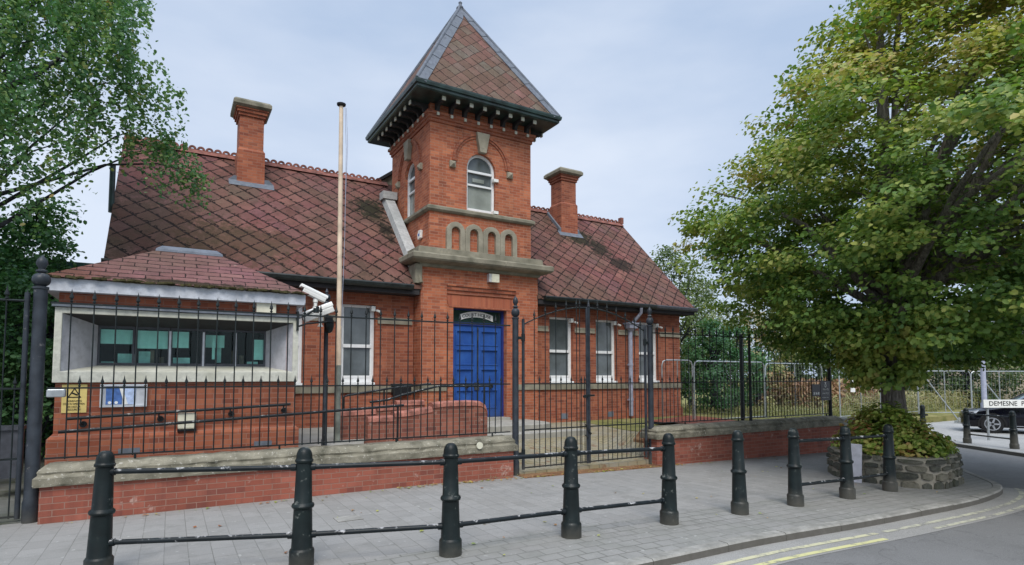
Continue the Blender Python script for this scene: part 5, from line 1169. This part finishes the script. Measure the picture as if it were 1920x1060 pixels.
# --- trees behind
def bgtree(name, x, y, h, r, label, tone, seed, mat='farleaf', trunk=.14, leaf=.14, K=120, zb=1.2, group='trees beyond the site'):
    t = thing(name, (x, y, 0), label, 'tree', group); g = np.random.default_rng(seed)
    u = g.random(K); z = zb+(h-zb)*u; rr2 = r*np.sin(np.pi*np.clip(.12+.86*u, 0, 1))**.7*g.uniform(.45, 1.05, K); a = g.random(K)*2*math.pi
    cs = np.stack([x+rr2*np.cos(a), y+rr2*np.sin(a), z], 1); c, nr, sz, tt = clumps(cs, g.uniform(.35, .7, K)*r/2.2, 60, .8, .5, np.array([x, y, h*.5]), leaf, tone+.13*g.normal(size=K), .12)
    leaf_cloud('crown', c, nr, sz, tt, mat, t); m = MB(); m.tube([(x, y, -.3), (x+.1, y, h*.4), (x, y, h*.85)], [trunk, trunk*.7, .02], 8)
    for i in range(0, K, 8): m.tube([(x, y, max(.6, cs[i][2]*.6)), tuple(cs[i])], [.04, .012], 5)
    m.build('trunk', 'darkbark', t); return t
bgtree('willow_tree', 17.9, 17.2, 6.9, 2.0, 'pale green tall bush tree rising just behind the gable end', .62, 1, K=150, leaf=.11)
bgtree('willow_tree', 21.4, 19.5, 6.0, 2.3, 'pale green feathery tree between the gable end and the lime tree', .72, 2, K=150, leaf=.12)
bgtree('shrub_tree', 17.2, 14.6, 3.7, 1.25, 'dark green bush behind the railing next to the gable end', .12, 3, mat='hedge', K=110, leaf=.09, zb=.4, group='dark bushes behind the railing')
bgtree('shrub_tree', 19.6, 15.6, 3.6, 1.4, 'second dark green bush farther along the mesh fence', .2, 4, mat='hedge', K=110, leaf=.09, zb=.4, group='dark bushes behind the railing')
bgtree('rowan_tree', 23.0, 17.0, 4.6, 1.5, 'yellowish bush with turning leaves behind the right railing', .55, 5, mat='weed', K=90, leaf=.11, zb=.3)
bgtree('ash_tree', 27.0, 18.0, 5.4, 2.3, 'broad green tree behind the railing corner', .35, 6, K=140, leaf=.13, zb=.6)
bgtree('ash_tree', 31.5, 20.5, 5.2, 2.8, 'green tree just left of the lime trunk far behind', .3, 7, K=150, leaf=.15, zb=.4)
bgtree('ash_tree', 35.5, 18.0, 4.3, 2.6, 'dark green tree showing under the lime crown behind the mesh fence', .2, 8, K=150, leaf=.14, zb=.2)
bgtree('ash_tree', 38.5, 15.0, 3.9, 2.4, 'green tree above the slanting fence struts', .3, 9, K=150, leaf=.14, zb=.2)
bgtree('ash_tree', 41.0, 11.8, 3.5, 2.2, 'rightmost green tree behind the parked car', .35, 10, K=130, leaf=.14, zb=.2)
# rough weeds beyond the mesh fence
def blades(name, n, reg, h, tone, label=None, mat='weed', zf=None, w=.04):
    x0, x1, y0, y1 = reg; x = rng.uniform(x0, x1, n); y = rng.uniform(y0, y1, n); z = np.array([zf(a, b) for a, b in zip(x, y)])
    hh = h*rng.uniform(.5, 1.1, n); c = []; nr = []; s_ = []; tt = []
    k = 7
    for j in range(k):
        c.append(np.stack([x+rng.normal(size=n)*.05, y+rng.normal(size=n)*.05, z+hh*(j+.5)/k], 1)); nr.append(rng.normal(size=(n, 3))*np.array([1, 1, .35])); s_.append(hh/k*rng.uniform(1.2, 2.2, n)); tt.append(tone+.10*rng.normal(size=n)+.16*j/k)
    o = leaf_cloud(name, np.concatenate(c), np.concatenate(nr), np.concatenate(s_), np.concatenate(tt), mat, ratio=w); return tag(o, kind='stuff')
zv = lambda x, y: -.12+.15*max(0, y-13.6)/26
blades('dock_weeds', 1500, (24.5, 30, 14.8, 18.5), 1.5, .72, zf=zv, w=.35)
blades('tall_grass', 2600, (24, 42, 13.9, 19), 1.0, .38, zf=zv, w=.22)
blades('rough_grass', 2200, (15.6, 26, 13.2, 18), .42, .30, zf=lambda x, y: .2-.25*min(1, max(0, (x-15)/9)), w=.22)
K = 26; p = [(1.5+rng.uniform(-3, 3), 8.45) for _ in range(K)]
blades('wall_weeds', 60, (4.6, 8.6, 8.40, 8.50), .08, .3, zf=lambda x, y: gz(x), w=.3)

# ------------------------------------------------------------------ temporary mesh fence panels
def heras(a, b, z0, label, n):
    t = thing('mesh_fence_panel', ((a[0]+b[0])/2, (a[1]+b[1])/2, z0), label, 'fence panel', 'temporary mesh fence panels')
    A = Vector((a[0], a[1], z0)); B = Vector((b[0], b[1], z0)); d = (B-A).normalized(); Ln = (B-A).length; up = Vector((0, 0, 1)); H = 2.0
    def P(s_, h): return A+d*s_+up*h
    m = MB(); m.tube([P(0, 0), P(0, H-.16), P(.05, H-.04), P(.16, H), P(Ln-.16, H), P(Ln-.05, H-.04), P(Ln, H-.16), P(Ln, 0)], .021, 8); m.tube([P(0, .15), P(Ln, .15)], .018, 6); m.tube([P(Ln*.5, .15), P(Ln*.5, H)], .017, 6); m.build('panel_frame', 'galv', t)
    m = MB()
    for k in range(int(Ln/.16)): m.cyl(P(.1+k*.16, .15), P(.1+k*.16, H-.03), .0022, n=3, cap=False)
    for k in range(7): m.cyl(P(.02, .35+k*.26), P(Ln-.02, .35+k*.26), .0022, n=3, cap=False)
    m.build('wire_mesh', 'galv', t)
    m = MB(); m.box(A.x-.1, A.x+.1, A.y-.3, A.y+.3, z0-.02, z0+.1); m.build('foot_block', 'ink', t); return t
HP = [(12.9, 12.85, .16), (14.15, 12.72, .14), (17.7, 12.75, .11), (21.0, 12.7, .0), (21.9, 12.62, -.02), (25.4, 12.9, -.07), (28.9, 13.1, -.12), (31.0, 11.9, -.13), (33.2, 10.6, -.13), (35.5, 9.2, -.13)]
hl = ['mesh fence panel ending beside the gable corner', 'mesh fence panel next along from the gable corner', 'mesh fence panel behind the railing post', None, 'mesh fence panel beside the white notice and concrete pier', 'mesh fence panel behind the lime trunk', 'mesh fence panel with the first slanting strut', 'mesh fence panel above the free-standing far bollard', 'mesh fence panel behind the car']
for i in range(len(HP)-1):
    if hl[i]: heras(HP[i][:2], (HP[i+1][0]-.08, HP[i+1][1]), HP[i][2], hl[i], 0)
for k, (x, y) in enumerate(((28.2, 12.6), (30.4, 11.4), (32.6, 10.4), (34.5, 9.3))):
    m = MB(); m.cyl((x, y, 1.75), (x+.55, y-1.1, -.28), .024, n=8); m.box(x+.4, x+.75, y-1.3, y-.95, -.33, -.22)
    tag(m.build('fence_strut', 'galv'), ['slanting grey strut nearest the lime trunk', 'second slanting grey strut from the lime trunk', 'slanting grey strut behind the lamp column', 'slanting grey strut above the car'][k]+' bracing the mesh fence', 'strut', 'struts bracing the mesh fence')
o = MB().box(22.45, 22.75, 12.50, 12.515, 1.05, 1.62).build('paper_notice', 'white'); tag(o, 'small white paper notice tied to the mesh fence', 'notice')
m = MB(); m.box(-.1, .1, -.0, .02, 0, .35)
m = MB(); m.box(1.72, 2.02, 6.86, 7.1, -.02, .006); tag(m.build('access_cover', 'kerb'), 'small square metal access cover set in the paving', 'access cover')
n_ = 150; xs_ = rng.uniform(-1, 12, n_); ys_ = np.where(rng.random(n_) < .5, rng.uniform(4.25, 8.3, n_), 8.40-.1*rng.random(n_)); ok = (np.hypot(xs_-PX, ys_-PY_) > 1.25); xs_, ys_ = xs_[ok], ys_[ok]; n_ = len(xs_)
tag(leaf_cloud('scattered_leaves', np.stack([xs_, ys_, np.array([gz(x) for x in xs_])+.012], 1), np.stack([rng.normal(size=n_)*.15, rng.normal(size=n_)*.15, np.ones(n_)], 1), rng.uniform(.02, .06, n_), .7+.25*rng.normal(size=n_), 'autumn'), kind='stuff')
# ------------------------------------------------------------------ side street furniture
lp = thing('lamp_column', (25.46, 9.40, gz(25)), 'plain grey lamp column rising into the lime tree beside the parked car', 'lamp post')
MB().lathe([(.12, 0), (.12, 1.0), (.085, 1.05), (.06, 5.8), (.0, 5.85)], (25.46, 9.40, gz(25)), 14).build('column', 'greypipe', lp); MB().tube([(25.46, 9.4, gz(25)+5.8), (24.9, 8.8, gz(25)+6.0)], .035).build('lamp_arm', 'greypipe', lp); MB().box(24.6, 24.95, 8.55, 8.85, gz(25)+5.95, gz(25)+6.08).build('lamp_head', 'greypipe', lp)
sg = thing('street_sign', (21.9, 8.2, gz(21)), 'white street name sign reading DEMESNE PLACE on grey posts', 'street sign')
rv = Vector((math.cos(.5336), -math.sin(.5336), 0)); A_ = Vector((21.97, 8.07, 0)); sw_ = 1.78
def SP(u, v, d): p = A_+rv*u-Vector((rv.y, -rv.x, 0))*0; return (p.x+Vector((rv.y, -rv.x, 0)).x*-d*-1, p.y+Vector((rv.y, -rv.x, 0)).y*-d*-1, v)
m = MB(); m.poly([rect(-.10, 1.80, .685, .935)], .03, SP); m.build('name_plate', 'white', sg)
m = MB(); m.poly([rect(-.10, 1.80, .667, .684)], .03, SP); m.build('plate_edge', 'ink', sg)
nv = Vector((rv.y, -rv.x, 0))
if nv.y > 0: nv = -nv
tpos = A_+rv*.86+nv*.034; text('name_lettering', 'DEMESNE  PLACE', .205, (tpos.x, tpos.y, .81), (math.pi/2, 0, -.5336), 'ink', sg, sx=1.02)
m = MB()
for u in (.06, 1.55): p = A_+rv*u-nv*.04; m.cyl((p.x, p.y, gz(21)), (p.x, p.y, .9), .034, n=10)
m.split('sign_post', 'galv', sg)
# ---- parked car
car = thing('parked_car', (0, 0, 0), 'shiny black parked hatchback facing the lime tree, half cut off by the frame', 'car')
def sect(x, hw, z0, z1, hw2=None):
    hw2 = hw if hw2 is None else hw2
    return [(x, -hw*.92, z0), (x, -hw, z0+.12), (x, -hw, z0+(z1-z0)*.6), (x, -hw2*.93, z1-.05), (x, -hw2*.75, z1), (x, 0, z1+.015), (x, hw2*.75, z1), (x, hw2*.93, z1-.05), (x, hw, z0+(z1-z0)*.6), (x, hw, z0+.12), (x, hw*.92, z0)]
st = [(0, .60, .26, .56), (.06, .74, .22, .66), (.25, .84, .20, .74), (.7, .89, .20, .84), (1.15, .90, .20, .93), (1.6, .90, .20, .97), (2.4, .90, .20, .99), (3.3, .90, .20, 1.02), (3.9, .87, .22, 1.0), (4.2, .80, .26, .92), (4.28, .68, .3, .8)]
def loft(st, fn=sect):
    m = MB(); rows = [fn(*s_) for s_ in st]; n = len(rows[0]); vs = [p for r in rows for p in r]
    m.add(vs, [(k*n+i, k*n+(i+1) % n, (k+1)*n+(i+1) % n, (k+1)*n+i) for k in range(len(rows)-1) for i in range(n)]+[tuple(range(n)), tuple(range(len(vs)-1, len(vs)-n-1, -1))], True); return m
def cpart(m, name, mat, par=None, angle=35):
    o = m.build(name, mat, None, angle=angle); o.parent = par or car; return o
body = cpart(loft(st), 'body', 'carblack')
def csec(x, hb, ht, z0, z1): return [(x, -hb, z0), (x, -ht, z1-.03), (x, -ht*.85, z1), (x, 0, z1+.02), (x, ht*.85, z1), (x, ht, z1-.03), (x, hb, z0)]
cab = cpart(loft([(1.25, .76, .74, .90, .94), (1.5, .80, .72, .95, 1.10), (1.95, .82, .66, .97, 1.38), (2.15, .82, .64, .97, 1.43), (3.3, .82, .62, .99, 1.44), (3.8, .80, .62, 1.0, 1.33), (4.15, .74, .70, .95, 1.0)], csec), 'cabin', 'carglass')
cpart(loft([(2.05, .655, .655, 1.38, 1.425), (2.3, .64, .64, 1.41, 1.455), (3.3, .63, .63, 1.42, 1.462), (3.75, .62, .62, 1.34, 1.365)], csec), 'roof_panel', 'carblack')
m = MB()
for s_ in (-1, 1):
    m.tube([(1.3, .775*s_, .94), (1.95, .70*s_, 1.36), (2.15, .665*s_, 1.42), (3.3, .645*s_, 1.43), (4.1, .73*s_, 1.02)], .03, 6); m.tube([(2.62, .66*s_, 1.42), (2.60, .83*s_, .98)], .035, 6)
cpart(m, 'window_pillars', 'carblack')
for x in (.82, 3.42):
    for s_ in (-1, 1):
        m = MB(); m.cyl((x, .70*s_, .32), (x, .905*s_, .32), .325, n=28); w = cpart(m, 'wheel', 'rubber')
        m = MB(); m.cyl((x, .86*s_, .32), (x, .908*s_, .32), .225, n=24)
        rim = cpart(m, 'rim', 'ink', w)
        m = MB()
        for k in range(5):
            a = k*2*math.pi/5; ca, sa = math.cos(a), math.sin(a); q = .912*s_
            m.add([(x+ca*.04-sa*.03, q, .32+sa*.04+ca*.03), (x+ca*.04+sa*.03, q, .32+sa*.04-ca*.03), (x+ca*.215+sa*.022, q, .32+sa*.215-ca*.022), (x+ca*.215-sa*.022, q, .32+sa*.215+ca*.022)], [(0, 1, 2, 3)])
        m.poly([[(x+.225*math.cos(t*.2618), .32+.225*math.sin(t*.2618)) for t in range(24)], [(x+.195*math.cos(t*.2618), .32+.195*math.sin(t*.2618)) for t in range(24)]], .02, lambda u, v, d, s_=s_: (u, (.91+d*.2)*s_, v)); cpart(m, 'spokes', 'alloy', w)
        m = MB(); m.poly([ring(x, .345, .40, .30, -.15, math.pi+.15)], .03, lambda u, v, d, s_=s_: (u, (.892+d)*s_, v)); cpart(m, 'wheel_arch', 'rubber')
for s_ in (-1, 1):
    m = MB(); m.add([(.09, .60*s_, .62), (.10, .60*s_, .70), (.48, .872*s_, .80), (.40, .868*s_, .69), (.06, .50*s_, .60)], [(0, 1, 2, 3)]); cpart(m, 'headlight', 'silver')
    m = MB(); m.lathe([(0, -.07), (.07, -.05), (.09, 0), (.07, .06), (0, .08)], (1.62, .98*s_, 1.02), 10); cpart(m, 'wing_mirror', 'carblack')
m = MB(); m.box(1.3, 3.0, -.915, -.895, .26, .285); cpart(m, 'sill_trim', 'alloy')
m = MB(); m.box(-.02, .03, -.35, .35, .33, .45); cpart(m, 'number_plate', 'white')
dirv = Vector((.45, -.893, 0)).normalized()
car.location = (25.25, 10.1, gz(24)+.0); car.rotation_euler = (0, 0, math.atan2(dirv.y, dirv.x))
bx = thing('distant_house', (58, 19, -.4), 'distant beige building behind the trees at the frame edge', 'building')
MB().box(52, 66, 14, 26, -.5, 3.4).build('wall', 'beige', bx); MB().poly([[(13.8, 3.4), (26.2, 3.4), (20, 5.6)]], 14.4, left(51.8)).build('roof', 'soffit', bx)
